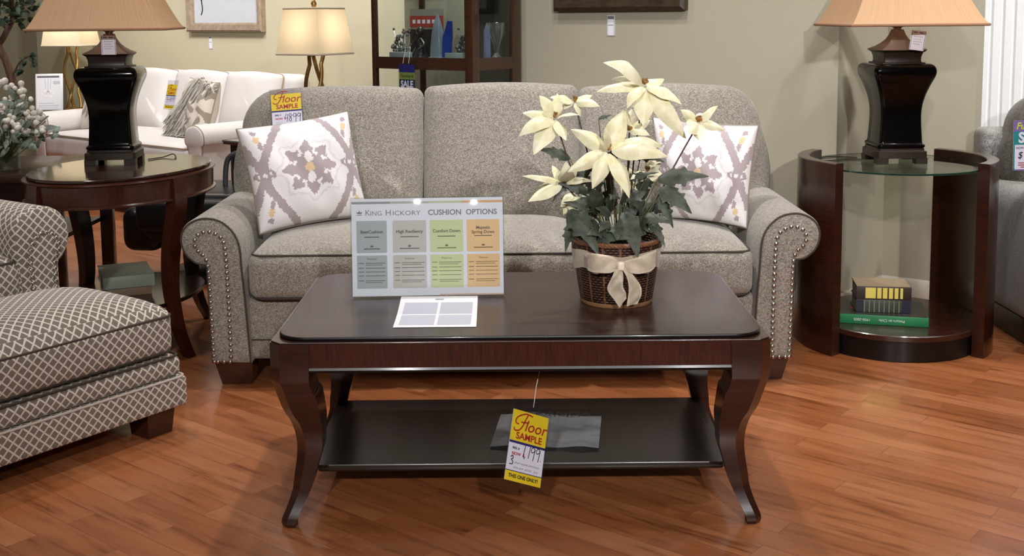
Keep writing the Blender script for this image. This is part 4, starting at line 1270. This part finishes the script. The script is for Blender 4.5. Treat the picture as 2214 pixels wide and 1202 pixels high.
tg = floor_tag('small yellow sale tag on the middle cushion of the cream sofa', tc + EE * .03 - V((0, .03, 0)), ud, vd, '4899', w=.11, h=.17, extra=False)

# ------------------------------------------------------------------ end table and gold lamp
ed = thing('dark_end_table', 'dark end table with bright top edge to the right of the cream sofa', 'side table', (-1.22, 6.62, 0), AD)
bm = new(); box(bm, (-.36, -.27, .575), (.36, .27, .60), None, .004); obj('table_top', bm, M['dark'], ed)
bm = new(); tube(bm, rrect(-.362, .362, -.272, .272, .01, .594, 3), .007, 6, True); obj('edge_trim', bm, M['silver'], ed)
bm = new(); box(bm, (-.33, -.24, .48), (.33, .24, .575)); obj('apron', bm, M['dark'], ed)
for sx in (-1, 1):
    for sy in (-1, 1):
        bm = new(); box(bm, (sx * .31 - .022, sy * .22 - .022, 0), (sx * .31 + .022, sy * .22 + .022, .50), None, .003); obj('leg', bm, M['dark'], ed)
bm = new(); box(bm, (-.31, -.22, .16), (.31, .22, .18)); obj('shelf', bm, M['dark'], ed)
def gold_lamp(label, p, rz, hs=.49, k=1.0):
    t = thing('gold_lamp', label, 'lamp', p, rz, 'gold lamps with ivory shades')
    bm = new(); lathe(bm, [(.085, 0), (.088, .006), (.085, .014), (.05, .02), (.02, .028)], 28); obj('base', bm, M['gold'], t)
    for q in range(3):
        bm = new(); n = 24
        tube(bm, [((.035 + .022 * abs(math.cos(PI * i / n * 1.6 + .3))) * math.cos(2 * PI * q / 3 + 2.6 * i / n), (.035 + .022 * abs(math.cos(PI * i / n * 1.6 + .3))) * math.sin(2 * PI * q / 3 + 2.6 * i / n), .02 + (hs - .02) * i / n) for i in range(n + 1)], .011, 8)
        obj('twisted_strand', bm, M['gold'], t)
    bm = new(); lathe(bm, [(.04, hs - .01), (.04, hs), (.012, hs + .01), (.010, hs + .10)], 16); obj('socket', bm, M['gold'], t)
    shade(t, .30 * k, .30 * k, .235 * k, .235 * k, hs - .005, hs + .245, M['ivory'], 1, 0, 'lamp_shade', 4)
    bm = new(); tube(bm, [(-.118 * k, 0, hs + .24), (.118 * k, 0, hs + .24)], .0022, 6); tube(bm, [(0, -.118 * k, hs + .24), (0, .118 * k, hs + .24)], .0022, 6); tube(bm, [(0, 0, hs + .10), (0, 0, hs + .25)], .003, 6)
    lathe(bm, [(.004, hs + .245), (.012, hs + .256), (.016, hs + .272), (.010, hs + .286), (.003, hs + .294)], 14)
    obj('finial', bm, M['gold'], t)
    bm = new(); r = bmesh.ops.create_uvsphere(bm, u_segments=16, v_segments=10, radius=.028)
    for v in r['verts']: v.co += V((0, 0, hs + .13))
    obj('bulb', bm, M['bulb'], t)
    return t
gold_lamp('gold twisted lamp with lit ivory shade on the dark end table', (-1.075, 6.36, .6015), AD + 8, .50, 1.0)

# ------------------------------------------------------------------ black leather recliner behind the left sofa arm
bl = thing('leather_recliner', 'black leather recliner with grey trim between the grey sofa and the oval table', 'armchair', (-1.62, 5.62, 0), -8)
bm = new(); rbox(bm, (.12, .20, .32), (.62, .62, .22), .07, (.03, 0), 8); obj('seat', bm, M['leather'], bl)
bm = new(); rbox(bm, (.34, .34, .46), (.36, .30, .34), .06, (.02, 0), 8); bk = obj('backrest', bm, M['leather'], bl)
bm = new(); tube(bm, spline([(.15, .17, .36), (.16, .17, .56), (.20, .17, .618), (.30, .17, .628), (.52, .17, .63)], 6), .014, 8); obj('grey_frame', bm, M['silver'], bk)
bm = new(); box(bm, (.10, -.10, .425), (.56, -.05, .455), None, .008); obj('grey_band', bm, M['silver'], bl)
bm = new(); rbox(bm, (-.20, .10, .27), (.20, .36, .22), .06, (0, 0), 6); obj('footrest', bm, M['leather'], bl)
bm = new(); lathe(bm, [(.24, 0), (.25, .02), (.22, .045), (.05, .06), (.045, .24)], 32, (.10, .20, 0)); obj('pedestal', bm, M['leather'], bl)
bm = new(); rbox(bm, (.12, -.12, .36), (.60, .10, .16), .04, (0, 0), 6); obj('side_pad', bm, M['leather'], bl)

# ------------------------------------------------------------------ dark table with flowers at far left
dt = thing('console_table', 'dark wood table at the left edge holding white flowers', 'table', (-2.34, 5.40, 0), 0)
bm = new(); box(bm, (-.55, -.37, .585), (.36, .37, .62), None, .005); obj('table_top', bm, M['mahogt'], dt)
bm = new(); box(bm, (-.53, -.345, .50), (.34, .345, .585)); obj('apron', bm, M['dark'], dt)
for x in (-.50, .31):
    for y in (-.32, .32):
        bm = new(); box(bm, (x - .03, y - .025, 0), (x + .03, y + .025, .51), None, .004); obj('leg', bm, M['dark'], dt)
bm = new(); box(bm, (-.48, -.31, .30), (.29, .31, .32)); obj('shelf', bm, M['edge'], dt)
fa = thing('flower_arrangement', 'white blossoms and pale leaves in a glass vase on the console table', 'flowers', (-2.30, 5.22, .6205))
bm = new(); lathe(bm, [(.05, 0), (.058, .004), (.06, .10), (.066, .13), (.062, .13), (.056, .10), (.054, .008)], 24, cap=True); obj('vase', bm, M['cabglass'], fa)
random.seed(21)
bm = new(); bs = new(); bf = new()
for k in range(30):
    a = random.uniform(0, 2 * PI); e = random.uniform(.1, 1.2); L = random.uniform(.13, .34)
    c = V((L * math.cos(a) * math.cos(e) * .75, L * math.sin(a) * math.cos(e) * .6, .11 + L * math.sin(e)))
    tube(bs, spline([(0, 0, .03), c * .5 + V((0, 0, .03)), c], 4), .002, 5)
    if k % 5 < 3:
        for j in range(8):
            p = c + V((random.uniform(-.03, .03), random.uniform(-.03, .03), random.uniform(-.026, .03)))
            q = bmesh.ops.create_icosphere(bm, subdivisions=2, radius=random.uniform(.010, .015))
            for v in q['verts']: v.co = v.co + p
    for j in range(3):
        d_ = V((random.uniform(-1, 1), random.uniform(-1, .4), random.uniform(-.6, .6))).normalized()
        b = c * random.uniform(.5, .95); blade(bf, b, b + d_ * random.uniform(.05, .09), .016, (0, -1, .6), .1, .2, None, 6, 4)
obj('blossoms', bm, M['blossom'], fa); obj('stems', bs, M['stem'], fa); obj('leaves', bf, M['sage'], fa, 80)

# ------------------------------------------------------------------ artificial tree, catalogue sign, second lit lamp
tr = thing('artificial_tree', 'artificial ficus tree with twisting trunks in a pot at the left edge', 'tree', (-2.90, 6.55, 0))
bm = new(); lathe(bm, [(.13, 0), (.17, .25), (.18, .27), (.165, .27), (.15, .23)], 28); obj('pot', bm, M['dark'], tr)
bm = new()
tube(bm, spline([(0, 0, .2), (.03, 0, .6), (.08, .01, .85), (.05, 0, 1.05), (-.02, 0, 1.25), (.02, 0, 1.5), (.1, 0, 1.8)], 8), [.032 - .0004 * i for i in range(49)], 8)
tube(bm, spline([(.02, .02, .2), (-.02, .03, .5), (-.05, .03, .9), (-.03, .02, 1.1), (.05, .0, 1.22), (.10, 0, 1.35), (.06, 0, 1.7)], 8), [.026 - .0003 * i for i in range(49)], 8)
tube(bm, spline([(.06, 0, .95), (.13, -.02, 1.06), (.20, -.04, 1.10)], 5), .006, 6)
obj('trunk', bm, M['bark'], tr)
bm = new(); random.seed(31)
for k in range(520):
    a, e = random.uniform(0, 2 * PI), math.asin(random.uniform(-1, 1)); r = random.uniform(.25, 1) ** .6
    c = V((.10, 0, 1.70)) + V((.30 * r * math.cos(a) * math.cos(e), .30 * r * math.sin(a) * math.cos(e), .45 * r * math.sin(e)))
    d_ = V((random.uniform(-1, 1), random.uniform(-1, 1), random.uniform(-1, .3))).normalized()
    blade(bm, c, c + d_ * random.uniform(.05, .085), random.uniform(.014, .022), (random.uniform(-.6, .6), -1, .5), .1, .15, None, 5, 2)
for c in ((.20, -.04, 1.10), (.17, -.03, 1.07), (.22, -.05, 1.06), (.15, -.02, 1.02)):
    for j in range(3):
        d_ = V((random.uniform(-.5, 1), random.uniform(-1, 0), random.uniform(-1, .4))).normalized()
        blade(bm, c, V(c) + d_ * .07, .018, (0, -1, .5), .1, .15, None, 5, 2)
obj('leaves', bm, M['tree'], tr, 80)
es = panel('catalogue_board', 'white framed catalogue board with a chandelier picture left of the cream sofa', 'sign', (-3.645, 8.83, .607), (1, -.06, .012), (.02, .12, 1), .182, .238)
bm = new(); box(bm, (0, 0, -.012), (.182, .238, 0), None, .004); obj('frame', bm, M['white'], es)
strip(es, 'print_sheet', M['paper'], [(.010, .010, .172, .228)], .0004)
strip(es, 'print_header', plain('header_grey', (112, 112, 118), .5), [(.012, .212, .160, .224)], .0008)
strip(es, 'print_text', M['lgrey'], [(.02, .03, .16, .034), (.02, .045, .12, .049), (.12, .17, .165, .19), (.02, .02, .15, .023)], .0008)
bm = new()
ribbons(bm, [[(.085, .21), (.085, .13)], [(.065, .205), (.070, .14)], [(.105, .205), (.100, .14)]], .0016, .0009)
for a in range(6):
    x, y = .085 + .034 * math.cos(a * PI / 3), .112 + .016 * math.sin(a * PI / 3)
    ribbons(bm, [[(.085, .125), (x, y)]], .0014, .0009)
obj('chandelier_drawing', bm, M['grey'], es)
bm = new()
for a in range(6):
    x, y = .085 + .036 * math.cos(a * PI / 3), .108 + .018 * math.sin(a * PI / 3)
    face(bm, [bm.verts.new((x + .010 * math.cos(q * PI / 4), y + .010 * math.sin(q * PI / 4), .001)) for q in range(8)])
obj('chandelier_globes', bm, plain('globe_white', (250, 246, 236), .4), es)
bm = new()
box(bm, (.07, -.001, -.10), (.112, .12, -.013), None, .003)
obj('strut', bm, M['dark'], es)
es.scale = (1.18, 1.18, 1.18)
e2 = thing('pedestal_table', 'dark pedestal table behind the left arm of the cream sofa', 'side table', (-3.46, 8.93, 0), AD)
bm = new(); box(bm, (-.26, -.24, .56), (.30, .24, .60), None, .004); obj('table_top', bm, M['dark'], e2)
bm = new(); box(bm, (-.10, -.10, .03), (.10, .10, .57), None, .004); obj('column', bm, M['dark'], e2)
bm = new(); box(bm, (-.22, -.2, 0), (.24, .2, .03), None, .004); obj('base', bm, M['dark'], e2)
gold_lamp('gold lamp with lit ivory shade seen under the shade of the left black lamp', (-3.38, 8.92, .6015), AD + 30, .50, 1.05)
bm = new()
b0 = V((-3.92, 9.6, 0)); loft(bm, [[b0 + p + V((0, 0, z)) for p in (V((0, 0, 0)), D * .42, D * .42 + EE * .25, EE * .25)] for z in (0, HC)])
struct('wall_pillar', bm, M['olive'])

# ------------------------------------------------------------------ pictures and wall tags
def onwall(A_, s, h): return V((A_.x, A_.y, 0)) + D * s - EE * .001 + V((0, 0, h))
def picture(label, o, w, h, fw, fm, inner, dpt=.03):
    t = panel('framed_picture', label, 'picture', o, D, (0, 0, 1), w, h)
    bm = new()
    def fr(x0, y0, x1, y1, z): return [V(p) for p in ((x0, y0, z), (x1, y0, z), (x1, y1, z), (x0, y1, z))]
    loft(bm, [fr(0, 0, w, h, 0), fr(0, 0, w, h, dpt * .8), fr(fw * .2, fw * .2, w - fw * .2, h - fw * .2, dpt), fr(fw * .8, fw * .8, w - fw * .8, h - fw * .8, dpt * .8), fr(fw, fw, w - fw, h - fw, dpt * .55), fr(fw, fw, w - fw, h - fw, 0)], False)
    obj('frame', bm, fm, t, 20)
    bm = new(); box(bm, (fw * .9, fw * .9, .002), (w - fw * .9, h - fw * .9, .010)); pc = obj('picture_sheet', bm, inner, t)
    return t
s1 = -1.41
p1 = picture('pale picture in a weathered wood frame on the far left wall', onwall(W1a, s1, 1.197), .90, .80, .066, wood('weathered_wood', (126, 108, 90), (168, 148, 126), (2, 2, 2), .7, 0), plain('cool_white_print', (206, 210, 216), .4, var=.03, vs=6), .05)
bm = new(); ribbons(bm, [[(p.x, p.y) for p in spline([(.15, .125, 0), (.17, .17, 0), (.165, .25, 0), (.24, .36, 0), (.30, .40, 0)], 6)], [(.165, .22), (.13, .30)]], .012, .0112); obj('brush_stroke', bm, M['ink'], p1)
p2 = picture('dark bronze framed picture on the wall above the grey sofa', onwall(P, -1.462, 1.318), .74, .55, .085, wood('dark_bronze_frame', (34, 26, 18), (72, 58, 42), (1, 1, 12), .45, .2), plain('dim_landscape_print', (120, 118, 96), .5, var=.4, vs=5), .045)
bm = new(); ribbons(bm, [[(.03, .032), (.71, .032)], [(.03, .055), (.71, .055)]], .006, .0365); obj('frame_groove', bm, M['edge'], p2)
def walltag(label, o):
    t = panel('wall_price_tag', label, 'tag', o, D, (0, 0, 1), .043, .096, 'price tags pinned under the pictures')
    card(t, .043, .096, M['card'], .002, z=.003)
    strip(t, 'print', plain('tag_grey_green', (120, 128, 116), .5), [(.003, .078, .040, .092), (.006, .048, .037, .051), (.003, .001, .0045, .09), (.0385, .001, .040, .09)], .0034)
    return t
walltag('small price tag on the wall below the weathered frame', onwall(W1a, -1.19, 1.068))
walltag('small price tag on the wall below the dark bronze frame', onwall(P, -1.165, 1.200))

# ------------------------------------------------------------------ curio cabinet
AC = V((-.185, 5.56, 0))
cb = thing('curio_cabinet', 'tall mahogany glass-fronted curio cabinet behind the grey sofa', 'cabinet', AC, AD)
CWd, CDp, CH = .69, .375, 2.0          # local x from -CWd to 0, y from 0 to CDp
m = M['walnut']
for nm, (lo_, hi_) in {'front_post': ((-.052, 0, 0), (0, .052, CH)), }.items():
    bm = new(); box(bm, lo_, hi_, None, .004); obj('corner_post', bm, m, cb)
for lo_, hi_ in (((-CWd, 0, 0), (-CWd + .022, .03, CH)), ((-.028, CDp - .07, 0), (0, CDp, CH)), ((-CWd, CDp - .02, 0), (-CWd + .03, CDp, CH))):
    bm = new(); box(bm, lo_, hi_, None, .003); obj('corner_post', bm, m, cb)
for z0, z1 in ((0, .12), (.52, .57), (1.035, 1.095), (1.50, 1.55), (1.92, 2.0)):
    bm = new()
    # front rail bows gently outwards
    n = 12
    top = []; 
    for zz_ in (z0, z1):
        rg_ = [V((-CWd + .02 + (CWd - .065) * i / n, .004 - .018 * math.sin(PI * i / n), zz_)) for i in range(n + 1)] + [V((-CWd + .02 + (CWd - .065) * i / n, .028, zz_)) for i in range(n, -1, -1)]
        top.append(rg_)
    loft(bm, top); box(bm, (-.026, .05, z0), (-.002, CDp - .06, z1)); obj('rail', bm, m, cb)
for z in (.015, .55, 1.065, 1.53, 1.975):
    bm = new(); box(bm, (-CWd + .01, .02, z - .008), (-.02, CDp - .01, z + .008)); obj('shelf', bm, m if z in (.015, 1.975) else M['cabglass'], cb)
bm = new(); box(bm, (-CWd * .52, CDp - .012, .03), (-.015, CDp - .002, 1.97)); obj('back_panel', bm, plain('dark_mirror_back', (70, 66, 62), .08, .8), cb)
bm = new(); box(bm, (-.014, .052, .1), (-.010, CDp - .07, 1.93)); obj('side_glass', bm, M['cabglass'], cb)
bm = new(); n = 12
fr_ = [[V((-CWd + .02 + (CWd - .065) * i / n, .012 - .018 * math.sin(PI * i / n), z)) for i in range(n + 1)] for z in (.1, 1.93)]
loft(bm, fr_, False, False); bmesh.ops.solidify(bm, geom=bm.faces[:], thickness=.003)
obj('door_glass', bm, M['cabglass'], cb)
MCB = Matrix.Translation(AC) @ R2(AD)
def incab(x, y, z): return MCB @ V((x, y, z))
SZ = 1.0745
crystal = plain('frosted_crystal', (150, 162, 176), .12, coat=1, Alpha=.8)
crystalb = clear('blue_crystal', (96, 116, 196), .05, 1.7, .8)
steel = plain('dark_silver', (176, 178, 178), .2, .9)
def ornament(name, label, cat, x, y, build, rz=0, group=None, z=SZ):
    t = thing(name, label, cat, incab(x, y, z), AD + rz, group); build(t); return t
def b_figure(t):
    bm = new(); tube(bm, spline([(0, 0, 0), (0, 0, .03), (.005, 0, .07), (-.004, 0, .105), (.002, 0, .125)], 6), [.062, .060, .056, .052, .050, .046, .044, .04, .038, .034, .032, .030, .03, .029, .028, .026, .024, .02, .017, .014, .013, .012, .012, .012, .012], 12); obj('gown', bm, plain('dark_figurine', (44, 44, 46), .3, .3), t)
    bm = new(); r = bmesh.ops.create_uvsphere(bm, u_segments=16, v_segments=12, radius=.021)
    for v in r['verts']: v.co = V((v.co.x, v.co.y, v.co.z * 1.15)) + V((.006, -.004, .150))
    obj('head', bm, plain('bronze_figurine', (70, 60, 56), .35, .4), t)
    bm = new(); tube(bm, spline([(-.012, -.01, .11), (-.045, -.02, .08), (-.03, -.045, .055)], 5), .007, 8); tube(bm, spline([(.014, -.01, .11), (.045, -.02, .08), (.03, -.045, .055)], 5), .007, 8); obj('arms', bm, plain('bronze_figurine_arm', (74, 66, 62), .35, .4), t)
ornament('figurine', 'dark seated figurine on the cabinet shelf', 'figurine', -.505, .168, b_figure)
def b_tower(t, m_=crystal):
    bm = new(); box(bm, (-.04, -.03, 0), (.04, .03, .02), None, .003); obj('plinth', bm, crystal, t)
    bm = new(); loft(bm, [sqring(.066, .05, .02, .1), sqring(.06, .046, .08, .1), sqring(.05, .04, .14, .1), sqring(.03, .026, .19, .1), sqring(.006, .006, .235, .1)]); obj('tower', bm, m_, t, 20)
ornament('crystal_tower', 'clear crystal obelisk trophy beside the dark figurine', 'ornament', -.350, .135, b_tower)
def b_blue(t):
    bm = new(); box(bm, (-.032, -.02, 0), (.032, .02, .018), None, .003); obj('plinth', bm, crystal, t)
    bm = new(); loft(bm, [[V((x, y, .018)) for x, y in ((-.026, -.012), (.014, -.012), (.014, .012), (-.026, .012))], [V((x, y, .12)) for x, y in ((-.022, -.010), (.028, -.010), (.028, .010), (-.022, .010))], [V((x, y, .20)) for x, y in ((.006, -.006), (.03, -.006), (.03, .006), (.006, .006))]]); obj('blade', bm, plain('cobalt_glass', (46, 70, 168), .1, coat=1), t)
ornament('blue_trophy', 'cobalt blue glass trophy in the cabinet', 'ornament', -.275, .125, b_blue)
def b_block(t):
    bm = new(); box(bm, (-.055, -.03, 0), (.055, .03, .045), None, .004); obj('block', bm, plain('grey_glass_block', (150, 158, 156), .1, coat=1), t)
    bm = new(); box(bm, (-.075, -.045, -.0), (.075, .045, .012), None, .003); obj('plinth', bm, crystal, t)
ornament('glass_block', 'grey glass block at the left of the cabinet shelf', 'ornament', -.535, .055, b_block, 0, 'grey glass blocks in the cabinet')
ornament('glass_block', 'grey glass block nearest the corner post of the cabinet', 'ornament', -.150, .055, b_block, 0, 'grey glass blocks in the cabinet')
def b_bush(t):
    random.seed(8); bm = new()
    for k in range(46):
        p = V((random.uniform(-.05, .05), random.uniform(-.03, .03), random.uniform(.01, .16)))
        q = bmesh.ops.create_icosphere(bm, subdivisions=1, radius=random.uniform(.006, .015))
        for v in q['verts']: v.co = v.co + p
        tube(bm, [(p.x * .3, p.y * .3, 0), p], .002, 4)
    obj('crystal_spray', bm, steel, t)
ornament('crystal_spray', 'silver beaded spray behind the grey glass block', 'ornament', -.595, .125, b_bush, 0, 'silver beaded sprays in the cabinet')
ornament('crystal_spray', 'silver beaded spray beside the cabinet corner post', 'ornament', -.185, .17, b_bush, 0, 'silver beaded sprays in the cabinet')
def b_vase(t):
    bm = new(); lathe(bm, [(.03, 0), (.035, .01), (.012, .04), (.02, .08), (.042, .14), (.045, .19), (.04, .19), (.034, .14)], 20); obj('vase', bm, steel, t, 25)
ornament('crystal_vase', 'clear crystal vase on the cabinet shelf by the right glass', 'vase', -.075, .275, b_vase)
def b_castle(t):
    bm = new()
    for x, h in ((-.035, .10), (0, .15), (.035, .08)):
        loft(bm, [sqring(.028, .028, 0, .1), sqring(.026, .026, h, .1), sqring(.003, .003, h + .04, .1)])
    obj('spires', bm, plain('blue_grey_glass', (110, 120, 160), .15, coat=1), t)
ornament('glass_spires', 'pale blue glass spires behind the side pane of the cabinet', 'ornament', -.065, .185, b_castle, 60)
pr_ = panel('red_poster', 'red and grey poster standing inside the cabinet', 'poster', incab(-.69 + .035, .25, SZ + .002), D, (0, 0, 1), .24, .26)
bm = new(); box(bm, (0, 0, -.003), (.24, .26, 0)); obj('board', bm, plain('poster_grey', (150, 146, 138), .5), pr_)
strip(pr_, 'red_band', plain('poster_red', (172, 66, 56), .5), [(0, .165, .24, .225)], .0006)
strip(pr_, 'dark_picture', plain('poster_dark', (40, 36, 36), .5), [(.0, .0, .2, .155)], .0006)
strip(pr_, 'band_lettering', M['card'], [(.02 + .035 * k, .185, .042 + .035 * k, .205) for k in range(6)], .0010)
st = panel('sale_tag', 'navy and green sale tag hung on the cabinet door', 'tag', MCB @ V((-.475, -.022, .885)), D, (0, 0, 1), .11, .16)
card(st, .11, .10, plain('teal_card', (36, 62, 70), .5), .0015, 'card')
bm = new(); box(bm, (0, .1, -.0015), (.11, .135, 0)); obj('green_band', bm, plain('lime_card', (132, 150, 70), .5), st)
bm = new(); box(bm, (0, .135, -.0015), (.11, .175, 0)); obj('navy_band', bm, M['navy'], st)
text('sale_lettering', 'SALE', .046, M['card'], st, .055, .075, .0005, bold=.0015, sx=.88)
text('furniture_lettering', 'Furniture', .024, M['ink'], st, .055, .117, .0005, shear=.2)
bm = new(); box(bm, (-.006, -.01, .0008), (.116, .19, .0014)); obj('plastic_sleeve', bm, M['pvc'], st)
bm = new(); tube(bm, [(.03, .18, .001), (.052, .26, .002), (.085, .262, .002), (.07, .18, .001)], .0013, 5); obj('string', bm, M['white'], st)

# ------------------------------------------------------------------ grey sofa at the right edge
g2 = thing('grey_loveseat', 'grey upholstered loveseat at the right edge beside the glass table', 'sofa', (1.97, 4.15, 0), 0)
gm = tweed('slate_tweed', (92, 92, 88), (138, 138, 134), (176, 176, 172), .8)
bm = new(); rbox(bm, (.11, .40, .335), (.22, .84, .48), .06, (.03, 0), 8); obj('arm', bm, gm, g2)
bm = new(); rbox(bm, (1.49, .40, .335), (.22, .84, .48), .06, (.03, 0), 8); obj('arm', bm, gm, g2)
bm = new(); rbox(bm, (.80, .40, .24), (1.18, .80, .28), .03, (0, 0), 6); obj('base_rail', bm, gm, g2)
bm = new(); rbox(bm, (.80, .36, .44), (1.16, .66, .14), .04, (.03, 0), 8); obj('seat_cushion', bm, gm, g2)
bm = new(); rbox(bm, (.80, .74, .46), (1.58, .12, .70), .03, (0, 0), 6); obj('back_frame', bm, gm, g2)
bm = new(); box(bm, (.03, .03, 0), (1.57, .78, .10), None, .006); obj('plinth', bm, M['edge'], g2)
dk = tweed('charcoal_tweed', (58, 54, 50), (92, 86, 78), (124, 116, 106), .8)
for x in (.42, 1.10):
    bm = new(); puff(bm, [(x + a, z) for a, z in rr_pts] if False else backpuff(x - .33, x + .33, .0, .44, -1 if x < .8 else 1), 0, .12, .06, Matrix.Translation((0, .60, .52)) @ Matrix.Rotation(math.radians(-12), 4, 'X'))
    k = obj('back_cushion', bm, dk, g2, 60)
    bm = new(); tube(bm, [Matrix.Translation((0, .60, .52)) @ Matrix.Rotation(math.radians(-12), 4, 'X') @ V((a, -.02, b)) for a, b in backpuff(x - .325, x + .325, .005, .435, -1 if x < .8 else 1)], .005, 6, True); obj('welt', bm, M['creamp'], k)
tg = panel('sale_tag', 'teal furniture sale tag in a clear sleeve on the loveseat at the right edge', 'tag', (1.892, 4.33, .700), (1, .12, 0), (.09, .05, 1), .14, .19)
card(tg, .15, .19, M['card'], .0015)
bm = new(); rect(bm, 0, .098, .15, .148, .0004); rect(bm, 0, .0, .006, .148, .0003); obj('teal_band', bm, plain('teal_band', (40, 142, 140), .5), tg)
bm = new(); rect(bm, 0, .148, .15, .19, .0004); rect(bm, 0, 0, .15, .005, .0003); obj('violet_band', bm, plain('violet_band', (128, 112, 168), .5), tg)
text('sale_lettering', 'SALE', .055, M['card'], tg, .078, .123, .0008, bold=.002)
text('furniture_lettering', 'Furniture', .036, plain('lime_ink', (214, 214, 70), .5), tg, .078, .168, .0008, shear=.2, bold=.001)
text('now_lettering', 'NOW', .012, M['ink'], tg, .026, .086, .0008); text('price_lettering', '$1,', .036, M['ink'], tg, .040, .058, .0008, shear=.2)
strip(tg, 'small_print', M['red'], [(.02, .028, .13, .031), (.02, .02, .10, .023), (.03, .012, .13, .015)], .0008)
bm = new(); box(bm, (-.008, -.008, .0014), (.158, .218, .0022)); obj('plastic_sleeve', bm, M['pvc'], tg)

# ------------------------------------------------------------------ light
def area(loc, aim, power, size, col=(1, .93, .84), spread=110):  # serves the store's ceiling spots and the added fill lights
    l = bpy.data.lights.new('spot_and_fill', 'AREA'); l.shape = 'DISK'; l.size = size; l.energy = power; l.color = col; l.spread = math.radians(spread)
    o = bpy.data.objects.new('spot_and_fill', l); COL.objects.link(o); o.location = loc
    d = V(aim) - V(loc); o.rotation_euler = d.to_track_quat('-Z', 'Y').to_euler(); return o
def point(loc, power, r, col=(1, .84, .62)):
    l = bpy.data.lights.new('lamp_light', 'POINT'); l.energy = power; l.shadow_soft_size = r; l.color = col
    o = bpy.data.objects.new('lamp_light', l); COL.objects.link(o); o.location = loc; return o
WM = (1, .90, .78); NW = (1, .98, .97)
area((.1, 4.05, 3.0), (.1, 4.0, 0), 48, .12, NW)
area((.9, 2.9, 3.0), (1.2, 3.2, 0), 14, .12, NW)
area((2.2, 3.5, 3.0), (1.8, 3.9, 0), 24, .12, NW)
area((-1.7, 3.9, 3.0), (-1.6, 3.8, 0), 19, .12, NW)
area((-.8, -2.3, 2.95), (-.3, 4.0, .8), 46, .16, NW, 62)  # added front fill behind the camera, brightens upright faces
area((1.3, -2.4, 2.95), (.7, 4.2, .8), 46, .16, NW, 50)  # second added front fill, right of the first
area((-1.6, 6.2, 2.95), (-1.6, 7.9, 1.3), 30, .14, NW)
l_ = area(MCB @ V((-.33, .16, 1.90)), MCB @ V((-.33, .16, 0)), 7, .10, NW)  # added light inside the curio cabinet to brighten its contents
area((-.4, 5.0, 3.0), (-.6, 4.4, 0), 26, .12, NW)
area((1.6, 2.0, 3.0), (1.8, 2.6, 0), 14, .14, WM)
area((-1.0, 1.4, 3.0), (-1.2, 2.4, 0), 3, .14, WM)
area((-2.4, 6.6, 3.0), (-2.4, 7.5, 0), 34, .14, NW)
area((-1.2, 6.6, 3.0), (-1.2, 7.7, 1), 40, .14, NW)
area((-3.7, 7.6, 2.95), (-4.1, 9.8, 1.0), 34, .14, NW)  # added fill for the dim far-left wall behind the tree
area((-2.6, 7.3, 2.95), (-2.9, 9.1, 1.2), 44, .14, NW)  # added wash to brighten the left wall
area((-3.2, 5.2, 3.0), (-3, 5.6, 0), 30, .14, NW)
area((.3, 4.4, 3.0), (.6, 5.4, 1.0), 10, .14, NW)
area((1.75, 3.3, 2.98), (1.85, 5.1, 1.0), 16, .12, NW, 80)  # added fill to lift the wall beside the right lamp
area((3.0, 3.9, 3.0), (2.7, 5.2, .8), 46, .14, NW)
point((-1.075, 6.36, .6015 + .63), 32, .03)
point((-3.38, 8.92, .6015 + .63), 24, .03)
point((LL.location.x, LL.location.y, LL.location.z + .69), 6.5, .03, (1, .86, .70))
point((LR.location.x, LR.location.y, LR.location.z + .69), 5.5, .03, (1, .86, .70))
wd_ = bpy.data.worlds.new('store_ambience'); SC.world = wd_; wd_.use_nodes = True
bg = wd_.node_tree.nodes['Background']; bg.inputs[0].default_value = (1, .94, .86, 1); bg.inputs[1].default_value = .12

# ------------------------------------------------------------------ camera
cam = bpy.data.cameras.new('camera'); co = bpy.data.objects.new('camera', cam); COL.objects.link(co)
FPX = 2500.; cam.sensor_width = 36; cam.sensor_fit = 'HORIZONTAL'; cam.lens = FPX / 2214 * 36
cam.shift_x = 0; cam.shift_y = -(601 - 318) / 2214
co.matrix_world = Matrix.Translation((0, 0, 1.3)) @ Matrix.Rotation(math.radians(90 - 6.5), 4, 'X') @ Matrix.Rotation(math.radians(-.5), 4, 'Z')
cam.clip_start = .05; cam.clip_end = 60
SC.camera = co
SC.view_settings.view_transform = 'Standard'; SC.view_settings.look = 'None'
SC.view_settings.gamma = 1; SC.view_settings.use_curve_mapping = False
SC.cycles.caustics_reflective = False; SC.cycles.caustics_refractive = False
SC.view_settings.exposure = -1.5
